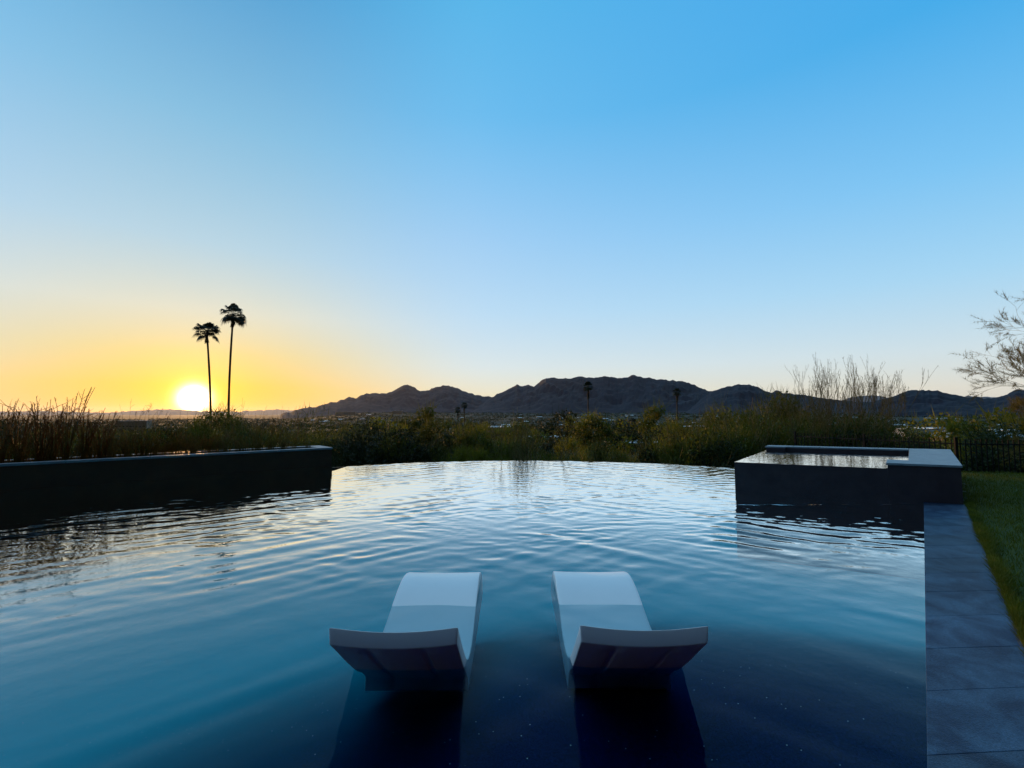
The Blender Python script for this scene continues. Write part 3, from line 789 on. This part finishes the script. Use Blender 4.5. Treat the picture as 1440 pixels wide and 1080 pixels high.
def branchy(mb, p, d, L_, r, depth, rd, up=.25, spread=.5, kids=(2, 3), minr=.003, tw=None, droop=0):
    pts = [Vector(p)]; rad = [r]; dd = Vector(d).normalized(); n = 4
    for k in range(n):
        dd = (dd + Vector((rd.gauss(0, .10), rd.gauss(0, .10), rd.gauss(0, .06) + up * .12 - droop * .1))).normalized()
        pts.append(pts[-1] + dd * L_ / n); rad.append(max(minr, r * (1 - .42 * (k + 1) / n)))
    mb.tube(pts, rad, 5 if r > .03 else 3, cap=False)
    if depth == 0:
        if tw is not None: tw.append((pts, dd))
        return
    for k in range(rd.randint(*kids)):
        i_ = rd.randint(2, n) if k else n
        b = Vector((rd.gauss(0, 1), rd.gauss(0, 1), rd.gauss(0, .6))).normalized()
        nd = (dd + b * spread * rd.uniform(.6, 1.3) + Vector((0, 0, up * .5 - droop * .3))).normalized()
        branchy(mb, pts[i_], nd, L_ * rd.uniform(.62, .86), rad[i_] * .72, depth - 1, rd, up, spread, kids, minr, tw, droop)

def trunk_mesh(h, r, seed, rx=1.0, m='bark'):
    rd = random.Random(seed); mb = MB()
    for k in range(rd.randint(2, 4)):
        a = rd.uniform(0, 6.28)
        branchy(mb, (0, 0, -.3), (math.cos(a) * .35 * rx, math.sin(a) * .35 * rx, 1), h * .5, r, 2, rd, .3, .5)
    return mb.mesh('trunk', M[m])

# five kinds of bushes/trees, shared meshes
KIND = {}
for key, (rx, rz, n, leaf, mt, wisp, h) in {
    'palo': (1.5, 2.3, 11000, .075, 'leaf', .4, 2.6),
    'dense': (1.4, 2.1, 10000, .09, 'leafdark', .2, 2.0),
    'yellow': (1.3, 1.9, 9000, .075, 'leafyellow', .45, 2.0),
    'wispy': (1.4, 2.4, 2600, .06, 'leaf', .75, 2.4)}.items():
    KIND[key] = [(crown_mesh('crown', rx, rz, n, leaf, M[mt], 100 + 7 * q + len(key), wisp, 26 if key != 'wispy' else 16), trunk_mesh(h, .045, 60 + q, 1, 'bark')) for q in range(2)]
def plant_at(px, Y, top_y, key, label, grp, name='desert_tree', wide=1.0, q=None):
    g = atY(px, top_y, Y); z = ground(g.x, g.y) ; h = max(.8, g.z - z)
    cm, tm = KIND[key][(q if q is not None else random.randrange(2))]
    base = 2.4
    t = empty(name, (g.x, g.y, z), label, 'tree' if 'tree' in name else 'bush', grp, random.uniform(0, 6.28)); s = h / (base + .25)
    t.scale = (s * wide, s * wide, s)
    a = link('trunk', tm, t); b = link('crown', cm, t); b.location = (0, 0, .35)
    return t

MID = [  # px, depth, px height of the top, kind, wide, label
    (492, 24, 612, 'dense', 1.0, 'dark round bush just right of the planter end'),
    (530, 21, 597, 'dense', 1.15, 'broad dark green bush behind the left end of the pool edge'),
    (566, 27, 594, 'palo', 1.0, 'olive tree between the broad dark bush and the leafy middle hedge'),
    (598, 22, 600, 'palo', 1.1, 'low olive tree left of centre behind the pool rim'),
    (634, 25, 597, 'dense', 1.0, 'dark leafy tree under the pair of small far palms'),
    (662, 20, 610, 'yellow', .9, 'yellow-green bush left of the white-stemmed shrub'),
    (694, 24, 591, 'palo', 1.0, 'olive tree left behind the white-stemmed shrub'),
    (770, 21, 628, 'palo', 1.0, 'low olive bush right of the white-stemmed shrub'),
    (805, 24, 611, 'yellow', 1.0, 'low yellow-green bush in front of the white flat roof'),
    (842, 19, 630, 'palo', 1.0, 'low olive bush under the palm with the round crown'),
    (880, 23, 616, 'yellow', 1.2, 'bright low bush left of the long white roof'),
    (915, 18, 636, 'palo', 1.0, 'lowest olive bush against the pool rim before the white roof'),
    (958, 20, 602, 'dense', 1.0, 'dark bush at the right end of the long white roof'),
    (992, 19, 583, 'palo', .9, 'tall olive tree right of the dark bush near the spa'),
    (1030, 20, 572, 'palo', 1.0, 'olive palo verde tree behind the left corner of the spa'),
    (1068, 22, 566, 'palo', 1.0, 'tall olive palo verde tree behind the spa, left of the bare branches'),
    (1108, 24, 566, 'palo', 1.0, 'olive tree under the left tips of the bare branches'),
    (1150, 23, 562, 'palo', 1.0, 'olive tree below the middle of the bare branches'),
    (1192, 24, 566, 'palo', 1.0, 'olive tree under the right tips of the bare branches'),
    (1225, 21, 592, 'dense', .9, 'dark tree right of the bare branches above the spa rim'),
    (1010, 17, 622, 'dense', .9, 'dark low bush beside the left wall of the spa'),
    (1268, 24, 617, 'yellow', .8, 'small olive tree behind the spa rim near the fence start'),
    (1310, 22, 622, 'dense', .8, 'small dark tree behind the right end of the spa'),
    (1352, 26, 619, 'yellow', .8, 'small olive tree behind the fence beside the spa corner'),
    (1395, 20, 622, 'dense', .9, 'dark bush behind the fence left of the frame edge'),
    (1432, 24, 572, 'yellow', .9, 'yellowish tree under the big bare tree at the right'),
    (1475, 18, 590, 'dense', 1.0, 'dark bush behind the fence at the right frame edge'),
    (446, 30, 592, 'palo', 1.1, 'olive tree behind the right end of the planter'),
    (405, 26, 584, 'wispy', 1.2, 'feathery bush right of the two tall palms'),
    (368, 24, 578, 'wispy', 1.2, 'feathery twiggy bush just right of the tall palm trunks'),
    (325, 28, 588, 'palo', 1.2, 'dark bush at the foot of the two tall palms'),
    (280, 26, 590, 'palo', 1.2, 'dark bush right below the setting sun'),
    (235, 28, 594, 'palo', 1.2, 'dark bush left below the setting sun'),
    (190, 24, 600, 'dense', 1.2, 'dark bush under the square building on the horizon'),
    (140, 27, 598, 'palo', 1.2, 'dark bush behind the planter, third from the left frame edge'),
    (88, 23, 596, 'palo', 1.2, 'dark bush behind the planter, second from the left frame edge'),
    (35, 26, 594, 'dense', 1.2, 'dark bush behind the planter, first from the left frame edge'),
    (-30, 24, 590, 'palo', 1.2, 'dark bush cut by the left frame edge behind the planter'),
]
for (px, Y, ty, key, wide, lab) in MID:
    plant_at(px, Y, ty, key, lab, 'bushes and small trees on the slope below the pool', 'desert_bush' if 'bush' in lab else 'desert_tree', wide)

# low scrub filling the slope right behind the rim: nobody could count it
def scrub(name, label, n, r0, r1, az0, az1, hmin, hmax, m, leaf, seed):
    rd = random.Random(seed); v = []; f = []
    for _ in range(n):
        az = R(rd.uniform(az0, az1)); r = r0 * (r1 / r0) ** rd.random()
        x, y = r * math.sin(az), r * math.cos(az); z = ground(x, y); h = rd.uniform(hmin, hmax); w = h * rd.uniform(.7, 1.2)
        lf = leaf * max(1, r / 60)
        for k in range(46):
            d = Vector((rd.gauss(0, 1), rd.gauss(0, 1), abs(rd.gauss(0, 1)))).normalized() * rd.uniform(.55, 1)
            p = Vector((x + d.x * w, y + d.y * w, z + d.z * h)); nn = len(v)
            a = Vector((rd.gauss(0, 1), rd.gauss(0, 1), rd.gauss(0, 1))).normalized() * lf; b = Vector((rd.gauss(0, 1), rd.gauss(0, 1), rd.gauss(0, 1))).normalized() * lf * .6
            v += [p - a, p + b, p + a, p - b]; f.append((nn, nn + 1, nn + 2, nn + 3))
    me = bpy.data.meshes.new(name); me.from_pydata([tuple(q) for q in v], [], f); me.materials.append(m)
    return tag(link(name, me), label, kind='stuff')
scrub('scrub', 'low dry scrub covering the slope behind the pool rim', 1100, 17, 60, -60, 60, .5, 1.3, M['leaf'], .09, 1)
scrub('scrub', 'dark low scrub among the nearer valley trees', 900, 45, 150, -60, 60, 1.0, 2.6, M['leafdark'], .16, 2)

# valley trees: individuals near, one far mass beyond
vt = [(crown_mesh('crown', 3.2, 5.2, 1300, .42, M[mm], 300 + k, .12, 22), None) for k, mm in enumerate(('leafdark', 'leaf', 'leafdark', 'leafyellow'))]
tk = MB(); tk.tube([(0, 0, -.5), (.05, 0, 1.2), (0, .1, 2.4)], [.2, .16, .1], 6); tk.tube([(0, 0, 1.2), (.7, .3, 2.6)], [.12, .06], 5); tkm = tk.mesh('trunk', M['bark'])
nv_ = 0
rd = random.Random(12)
proto = None
for k in range(230):
    az = R(rd.uniform(-52, 54)); r = 62 * (330 / 62) ** rd.random(); x, y = r * math.sin(az), r * math.cos(az)
    z = ground(x, y); s = rd.uniform(.65, 1.4) * (.6 if az < R(-17) else 1)
    near = r < 120
    lab = 'round dark tree standing on the nearer valley floor' if near else 'small dark tree farther out on the valley floor'
    t = empty('valley_tree', (x, y, z), lab, 'tree', 'trees on the nearer valley floor' if near else 'trees farther out on the valley floor', rd.uniform(0, 6.28)); t.scale = (s * rd.uniform(.9, 1.3), s, s * rd.uniform(.8, 1.15))
    q = rd.choice((0, 1, 1, 2, 3, 3)) 
    c = link('crown', vt[q][0], t); c.location = (0, 0, .9)
    link('trunk', tkm, t)
def far_trees():
    rd = random.Random(44); v = []; f = []
    for _ in range(15000):
        az = R(rd.uniform(-58, 58)); r = 320 * (4200 / 320) ** (rd.random() ** .8)
        x, y = r * math.sin(az), r * math.cos(az)
        if mnoise.noise((x / 150, y / 150, 7)) < -.25: continue
        z = ground(x, y); h = rd.uniform(3, 8); w = rd.uniform(3, 6) * (1 + r / 3000)
        for k in range(12):
            d = Vector((rd.gauss(0, 1), rd.gauss(0, 1), abs(rd.gauss(0, 1)))).normalized() * rd.uniform(.4, 1)
            p = Vector((x + d.x * w, y + d.y * w, z + d.z * h)); nn = len(v); lf = 1.1 * (1 + r / 1800)
            a = Vector((rd.gauss(0, 1), rd.gauss(0, 1), rd.gauss(0, 1))).normalized() * lf; b = Vector((rd.gauss(0, 1), rd.gauss(0, 1), rd.gauss(0, 1))).normalized() * lf * .7
            v += [p - a, p + b, p + a, p - b]; f.append((nn, nn + 1, nn + 2, nn + 3))
    me = bpy.data.meshes.new('far_trees'); me.from_pydata([tuple(q) for q in v], [], f); me.materials.append(M['leafdark'])
    tag(link('far_trees', me), 'dark mass of trees spread over the far valley', kind='stuff')
far_trees()

# ------------------------------------------------------------------ palms
def palm_crown(seed, R_, n, droop, lean=(0, 0), skirt=.5):
    rd = random.Random(seed); mb = MB(); sk = MB()
    for k in range(n):
        az = rd.uniform(0, 2 * PI); el = R(rd.uniform(-35, 80)); 
        d = Vector((math.cos(az) * math.cos(el) + lean[0], math.sin(az) * math.cos(el) + lean[1], math.sin(el))).normalized()
        Lp = R_ * rd.uniform(.42, .6); p0 = Vector((0, 0, 0)); p1 = p0 + d * Lp * .55; p2 = p1 + (d + Vector((0, 0, -.25 * droop))).normalized() * Lp * .45
        mb.tube([p0, p1, p2], [.035, .025, .02], 3, cap=False)
        d2 = (p2 - p1).normalized(); side = d2.cross(Vector((0, 0, 1))); side = side.normalized() if side.length > .1 else Vector((1, 0, 0)); nn = d2.cross(side)
        nb = 15
        for j in range(nb):
            a = R(-95 + 190 * j / (nb - 1)); dd = (d2 * math.cos(a) + side * math.sin(a)).normalized()
            Lb = R_ * rd.uniform(.42, .55) * (.75 + .25 * math.cos(a)); w = dd.cross(nn).normalized() * .095
            m_ = p2 + dd * Lb * .55; e = p2 + dd * Lb * .9 + Vector((0, 0, -.35 * droop * Lb))
            mb.add([p2, m_ - w, m_ + w, e], [(0, 1, 3, 2)])
    for k in range(int(26 * skirt)):
        az = rd.uniform(0, 2 * PI); rr = rd.uniform(.12, .45); z = rd.uniform(-1.7, -.2) * skirt
        p0 = Vector((.15 * math.cos(az), .15 * math.sin(az), z)); p1 = Vector((rr * math.cos(az), rr * math.sin(az), z - rd.uniform(.4, 1.0)))
        t_ = Vector((-math.sin(az), math.cos(az), 0)) * .16
        sk.add([p0 - t_ * .3, p0 + t_ * .3, p1 + t_, p1 - t_], [(0, 1, 2, 3)])
        for q in range(4):
            e = p1 + Vector((rd.uniform(-.2, .2), rd.uniform(-.2, .2), -rd.uniform(.2, .5))); sk.add([p1 - t_ + t_ * q * .5, p1 - t_ + t_ * (q + 1) * .5, e], [(0, 1, 2)])
    return mb.mesh('crown', M['palmleaf']), sk.mesh('dead_skirt', M['deadfrond'])
def palm(px, py, Y, R_, label, grp, seed, lean=(0, 0), bend=(0, 0), tr=.19, skirt=.5, n=30, droop=1, basepx=None):
    c = atY(px, py, Y); b = atY(basepx if basepx else px, 600, Y); z = ground(b.x, b.y)
    t = empty('fan_palm', (b.x, b.y, z), label, 'palm tree', grp)
    H = c.z - z; dx = c.x - b.x
    pts = []; rad = []
    for k in range(13):
        s = k / 12; pts.append((dx * s + bend[0] * math.sin(PI * s), bend[1] * math.sin(PI * s), H * s)); rad.append(tr * (1.15 - .35 * s) + (.12 if k == 0 else 0) + random.uniform(-.01, .01))
    mb = MB(); mb.tube(pts, rad, 9); mb.build('trunk', M['palmtrunk'], t, smooth=True)
    a, s = palm_crown(seed, R_, n, droop, lean, skirt)
    o = link('crown', a, t); o.location = (dx, 0, H)
    if skirt: o = link('dead_skirt', s, t); o.location = (dx, 0, H)
    return t
palm(328, 443, 80, 2.65, 'tallest palm, on the right of the two tall palms beside the sun', 'two tall palms beside the setting sun', 3, lean=(.25, 0), bend=(-.35, 0), basepx=324, n=34, droop=1.4, skirt=.9)
palm(291, 468, 80, 2.6, 'shorter left palm of the two tall palms, its trunk beside the sun', 'two tall palms beside the setting sun', 5, lean=(.12, 0), bend=(.35, 0), basepx=298, n=34, droop=1.4, skirt=.7)
palm(827, 544, 116, 1.7, 'palm with a dense round crown in front of the middle mountain', 'palms standing in the valley', 8, tr=.2, skirt=1.3, n=40, droop=.8)
palm(952, 552, 130, 1.6, 'palm with a round crown below the right shoulder of the mountain', 'palms standing in the valley', 9, tr=.19, skirt=1.3, n=40, droop=.8)
palm(653, 570, 190, 1.9, 'taller of the two small far palms left of centre', 'palms standing in the valley', 10, tr=.25, skirt=1.2, n=34)
palm(644, 577, 185, 1.9, 'shorter of the two small far palms left of centre', 'palms standing in the valley', 11, tr=.25, skirt=1.0, n=34)
palm(603, 592, 120, 2.2, 'short bushy palm left of the two small far palms', 'palms standing in the valley', 12, tr=.25, skirt=.6, n=34)
palm(889, 596, 85, 1.5, 'small palm left of the dark bushes before the white roofs', 'palms standing in the valley', 13, tr=.15, skirt=1.0, n=30)

# ------------------------------------------------------------------ bare trees
def bare_tree(px, Y, top_y, label, seed, m, nst, spread, name='bare_tree', depth=4, up=.5, wid=1., r=.03, minr=.004, leafm=None, leafn=0, lean=(0, 0, 0), base_z=None, cat='tree'):
    g = atY(px, top_y, Y); z = ground(g.x, g.y) if base_z is None else base_z; h = g.z - z
    t = empty(name, (g.x, g.y, z), label, cat); rd = random.Random(seed); mb = MB(); tw = []
    for k in range(nst):
        a = 2 * PI * k / nst + rd.uniform(-.4, .4); s = spread * rd.uniform(.3, 1)
        branchy(mb, (math.cos(a) * .1, math.sin(a) * .1, -.1), (math.cos(a) * s + lean[0], math.sin(a) * s + lean[1], 1 + lean[2]), h * .36, r * rd.uniform(.7, 1.1), depth, rd, up, .38 * wid, (2, 3), minr, tw)
    # fit height
    zs = max(v[2] for v in mb.v); k_ = h / zs
    mb.v = [(v[0] * k_, v[1] * k_, v[2] * k_) for v in mb.v]
    mb.build('branches', m, t)
    if leafn:
        v = []; f = []
        for _ in range(leafn):
            pts, dd = tw[rd.randrange(len(tw))]; p = pts[rd.randrange(1, len(pts))] * k_
            q = Vector((rd.gauss(0, 1), rd.gauss(0, 1), rd.gauss(.3, 1))).normalized() * rd.uniform(.03, .16); w = Vector((rd.uniform(-1, 1), rd.uniform(-1, 1), 0)) * .006; nn = len(v)
            v += [p - w, p + w, p + q]; f.append((nn, nn + 1, nn + 2))
        me = bpy.data.meshes.new('leaves'); me.from_pydata([tuple(q) for q in v], [], f); me.materials.append(leafm); link('leaves', me, t)
    return t
bare_tree(732, 15.6, 572, 'thin shrub with pale forked stems rising behind the middle of the pool rim', 5, M['paletwig'], 6, .32, 'pale_stemmed_shrub', 4, .6, .7, .024, .0035, M['leaf'], 5000, cat='shrub')
bare_tree(1140, 17, 500, 'leafless tree with upright pale branches behind the spa, left of two', 8, M['warmtwig'], 6, .34, 'bare_tree', 5, .6, .62, .035, .0045, M['warmtwig'], 4500)
bare_tree(1192, 18, 496, 'leafless tree with upright pale branches behind the spa, right of two', 9, M['warmtwig'], 6, .34, 'bare_tree', 5, .6, .62, .035, .0045, M['warmtwig'], 4500)
bare_tree(1044, 19, 540, 'faint twiggy tree rising over the olive trees left of the spa', 11, M['paletwig'], 4, .3, 'bare_tree', 3, .7, .7, .02, .004)
bare_tree(1092, 19, 536, 'faint low twiggy tree just left of the upright bare branches', 12, M['paletwig'], 4, .3, 'bare_tree', 3, .7, .7, .02, .004)
bare_tree(372, 22, 560, 'small twiggy shrub against the sunset right of the tall palms', 14, M['browntwig'], 6, .5, 'bare_shrub', 4, .3, .9, .02, .004, M['oliveTwig'], 1500, cat='shrub')
bare_tree(845, 17.2, 612, 'low forked twiggy shrub behind the pool rim right of centre', 15, M['paletwig'], 4, .4, 'pale_stemmed_shrub', 3, .5, .8, .018, .003, M['leaf'], 2500, cat='shrub')
# big tree reaching in from the right
def big_tree():
    b = Vector((20.2, 13.5, -.7)); t = empty('mesquite_tree', b, 'large leafless tree reaching into the picture from the right edge', 'tree')
    rd = random.Random(21); mb = MB(); tw = []
    mb.tube([(0, 0, -1.4), (-.1, 0, .4), (-.3, .1, 1.3)], [.19, .15, .13], 8)
    starts = [((-.3, .1, 1.3), (-1, -.1, .42), 1.5), ((-.3, .1, 1.3), (-.85, .2, .8), 1.7), ((-.3, .1, 1.2), (-.5, -.3, 1.1), 1.8), ((-.3, .1, 1.3), (.3, .2, 1.1), 1.8), ((-.3, .1, 1.1), (-1, .35, .25), 1.2), ((-.3, .1, 1.3), (.9, -.2, .8), 1.7), ((-.3, .1, 1.3), (-.2, .5, 1.2), 1.9)]
    for p, d, L_ in starts:
        branchy(mb, p, d, L_ * .96, .07, 6, rd, .10, .60, (2, 3), .0035, tw)
    mb.build('branches', M['paletwig'], t)
    v = []; f = []
    for _ in range(70000):
        pts, dd = tw[rd.randrange(len(tw))]; p = pts[rd.randrange(0, len(pts))]
        q = (Vector((rd.gauss(0, 1), rd.gauss(0, 1), rd.gauss(0, 1))).normalized() + dd * .8) * rd.uniform(.04, .16); w = Vector((rd.uniform(-1, 1), rd.uniform(-1, 1), 0)) * .006; nn = len(v)
        v += [p - w, p + w, p + q]; f.append((nn, nn + 1, nn + 2))
    me = bpy.data.meshes.new('leaves'); me.from_pydata([tuple(q) for q in v], [], f); me.materials.append(M['oliveTwig']); link('leaves', me, t)
big_tree()
# unseen house added behind the viewer to shade the lounger backs
def shade_house():
    t = empty('added_shade_house', (0, -4.2, .02), 'unseen low house with dark walls and glass doors, added behind the pool deck to shade the loungers', 'house')
    z1 = 3.3; xs_ = [(-15, -10), (-5.5, -4.5), (0, 1), (5.5, 12)]
    mb = MB()
    for a, b in xs_: mb.box(((a + b) / 2, -.15, z1 / 2), (b - a, .3, z1))
    for a, b in ((-10, -5.5), (-4.5, 0), (1, 5.5)): mb.box(((a + b) / 2, -.15, 2.9), (b - a - .004, .296, .8))
    mb.build('wall', M['walldark'], t)
    for a, b in ((-10, -5.5), (-4.5, 0), (1, 5.5)):
        g = MB(); g.box(((a + b) / 2, -.2, 1.25), (b - a - .01, .04, 2.49)); d = g.build('glass_door', M['window'], t)
        g = MB()
        for k in range(4): g.box((a + .03 + (b - a - .06) * k / 3, -.16, 1.245), (.05, .06, 2.47))
        g.build('door_frame', M['iron'], d)
    mb = MB(); mb.box((-1.5, -2.9, z1 + .16), (29, 8.4, .3)); mb.build('roof', M['walldark'], t)
shade_house()
# small white flowers at the foot of the spa corner
def flowers():
    c = SD + (CO0 - CI0).normalized() * .45 + Vector((.15, .75, 0)); t = empty('flowering_plant', (c.x, c.y, 0), 'tiny plant with white flowers at the right corner of the spa', 'plant'); rd = random.Random(2)
    st, fl = MB(), MB()
    for k in range(26):
        a = rd.uniform(0, 6.28); r = rd.uniform(.02, .16); h = rd.uniform(.1, .3); e = Vector((math.cos(a) * r, math.sin(a) * r, h))
        st.tube([(e.x * .2, e.y * .2, -.01), e * .6, e], .003, 3)
        for j in range(5):
            b = j * 1.256; fl.add([e, e + Vector((math.cos(b - .3) * .018, math.sin(b - .3) * .018, .004)), e + Vector((math.cos(b) * .026, math.sin(b) * .026, 0)), e + Vector((math.cos(b + .3) * .018, math.sin(b + .3) * .018, .004))], [(0, 1, 2, 3)])
    st.build('stems', M['grass'], t); fl.build('petals', M['flower'], t)
flowers()

# ------------------------------------------------------------------ houses
def house(px, py, w, d, h, wallm, roofm, label, grp, rz=None, pitched=False, detail=True, r=None, name='house'):
    """py: pixel height of the eaves; the distance follows from where the ground lies"""
    lo, hi = 60.0, 5000.0
    dr = ray(px, py); hr = math.hypot(dr.x, dr.y); sl = dr.z / hr
    if r is None:
        r = 260.0
        while r < 5200:
            x, y = dr.x / hr * r, dr.y / hr * r
            if EYE + sl * r <= ground(x, y) + h: break
            r *= 1.02
    x, y = dr.x / hr * r, dr.y / hr * r; z = ground(x, y)
    h = max(2.6, min(h * 2.5, EYE + sl * r - z))
    rz = random.uniform(-.5, .5) - math.atan2(x, y) if rz is None else rz
    t = empty(name, (x, y, z), label, 'house' if name == 'house' else 'building', grp, rz)
    mb = MB(); mb.box((0, 0, h / 2 - 1), (w, d, h + 2))
    mb.box((w * .32, -d * .12, h / 2 - .9), (w * .42, d * 1.1, h + .9 ))
    mb.build('wall', M[wallm], t)
    mb = MB()
    if pitched:
        o = .5; rr = min(2.2, d * .18)
        mb.add([(-w / 2 - o, -d / 2 - o, h), (w / 2 + o, -d / 2 - o, h), (w / 2 + o, d / 2 + o, h), (-w / 2 - o, d / 2 + o, h), (-w / 2 + d * .35, 0, h + rr), (w / 2 - d * .35, 0, h + rr)],
               [(0, 1, 5, 4), (1, 2, 5), (2, 3, 4, 5), (3, 0, 4), (3, 2, 1, 0)])
    else:
        mb.box((0, 0, h + .13), (w + .5, d + .5, .24)); mb.box((w * .32, -d * .12, h + .42), (w * .45, d * 1.13, .3)); mb.box((-w * .2, d * .1, h + .6), (1.6, 1.2, .7))
    mb.build('roof', M[roofm], t)
    if detail:
        nw = max(2, int(w / 4))
        for k in range(nw):
            xw = -w / 2 + (k + .5) * w / nw
            yy = -d / 2 - .01 if not (w * .09 < xw < w * .55) else -d * .12 - d * .55 - .01
            mb = MB(); mb.box((xw, yy, h * .5), (1.6 if k % 2 else 2.4, .06, 1.3)); mb.build('window', M['window'], t)
house(768, 620, 20, 9, 3.2, 'walltan', 'roofwhite', 'house with a bright white flat roof right behind the pool rim, right of centre', None, -.15, r=175)
house(915, 627, 24, 9, 3.0, 'walltan', 'roofwhite', 'long low house with a white roof behind the bushes, left of the spa', None, .2, r=135)
house(1025, 631, 14, 9, 3.0, 'walltan', 'roofwhite', 'white roofed house just left of the spa behind the bush', None, .3, r=100)
house(1370, 614, 26, 12, 3.4, 'walltan', 'roofgrey', 'broad grey roofed house behind the fence on the right', None, .1, True, r=210)
house(1290, 600, 22, 10, 3.5, 'wallwhite', 'roofwhite', 'low white roofed house between the trees right of the spa rim', None, .1, r=330)
house(1385, 606, 24, 10, 3.5, 'wallwhite', 'roofwhite', 'white roofed house in front of the broad grey roof behind the fence', None, .05, r=270)
house(1300, 592, 22, 10, 3.5, 'wallwhite', 'roofgrey', 'pale house directly under the right hill summit', None, .1, r=520)
house(610, 604, 18, 9, 3.2, 'wallwhite', 'roofwhite', 'small white roofed house among trees left of the pale stemmed shrub', None, .1, r=260)
house(700, 600, 18, 9, 3.2, 'walltan', 'roofwhite', 'white roofed house half hidden behind the pale stemmed shrub', None, .1, r=300)
house(965, 599, 22, 10, 3.2, 'walltan', 'roofwhite', 'white roofed house below the palm on the mountain shoulder', None, .1, r=330)
house(1255, 590, 20, 11, 5.0, 'wallwhite', 'roofwhite', 'white flat house left below the right hill', None, .0)
house(1400, 584, 30, 12, 4.5, 'wallwhite', 'roofgrey', 'pale house with grey roof right below the right hill', None, .1, True)
house(1420, 597, 34, 12, 3.5, 'wallwhite', 'roofgrey', 'long pale house low at the right frame edge', None, .05, True)
house(1332, 588, 24, 12, 4, 'wallwhite', 'roofgrey', 'grey roofed house in the middle below the right hill', None, .2, True)
house(1262, 612, 16, 8, 3.2, 'walltan', 'roofgrey', 'small brown house above the spa rim with grey roof', None, .2, True)
house(888, 583, 60, 20, 6, 'wallwhite', 'roofwhite', 'long white building at the foot of the mountain, right of the round palm', None, .0, name='large_building')
house(829, 583, 36, 16, 5, 'wallwhite', 'roofwhite', 'white building at the foot of the mountain beside the round palm trunk', None, .0, name='large_building')
house(487, 579.5, 120, 34, 9, 'walltan', 'roofwhite', 'long pale building at the foot of the left mountain', None, .0, name='large_building', r=2900)
house(559, 577, 60, 24, 8, 'walltan', 'roofwhite', 'pale building at the foot of the pointed mountain', None, .0, name='large_building', r=2900)
house(188, 592, 38, 26, 17, 'walltan', 'roofgrey', 'square brown building on the horizon left of the sun', None, .45, name='square_building', r=900)
rd = random.Random(77); k = 0
for _ in range(110):
    px = rd.uniform(430, 1440); py = 583 + 17 * rd.random() ** 1.6
    far = py < 591
    w = rd.uniform(12, 24); roof = rd.choice(('roofwhite', 'roofgrey', 'roofgrey', 'roofwhite', 'roofred')); wl = rd.choice(('wallwhite', 'walltan', 'walltan'))
    lab = {'roofwhite': 'small white roofed house', 'roofgrey': 'small grey roofed house', 'roofred': 'small red roofed house'}[roof] + (' far off on the valley floor' if far else ' among the nearer valley trees')
    house(px, py, w, rd.uniform(8, 12), rd.uniform(3, 4), wl, roof, lab, 'houses with ' + roof[4:] + (' roofs far off' if far else ' roofs nearer'), None, rd.random() < .6, detail=not far)
def haze():
    mb = MB(); mb.box((0, 0, 230), (96000, 96000, 760))
    m, nt, out = newmat('evening_haze'); pv = N(nt, 'ShaderNodeVolumePrincipled')
    pv.inputs['Color'].default_value = (.78, .84, 1, 1); pv.inputs['Density'].default_value = 8e-6; pv.inputs['Anisotropy'].default_value = .55
    nt.links.new(pv.outputs[0], out.inputs['Volume'])
    tag(mb.build('haze', m), 'thin pale evening haze over the valley', kind='stuff')
if HAZE: haze()
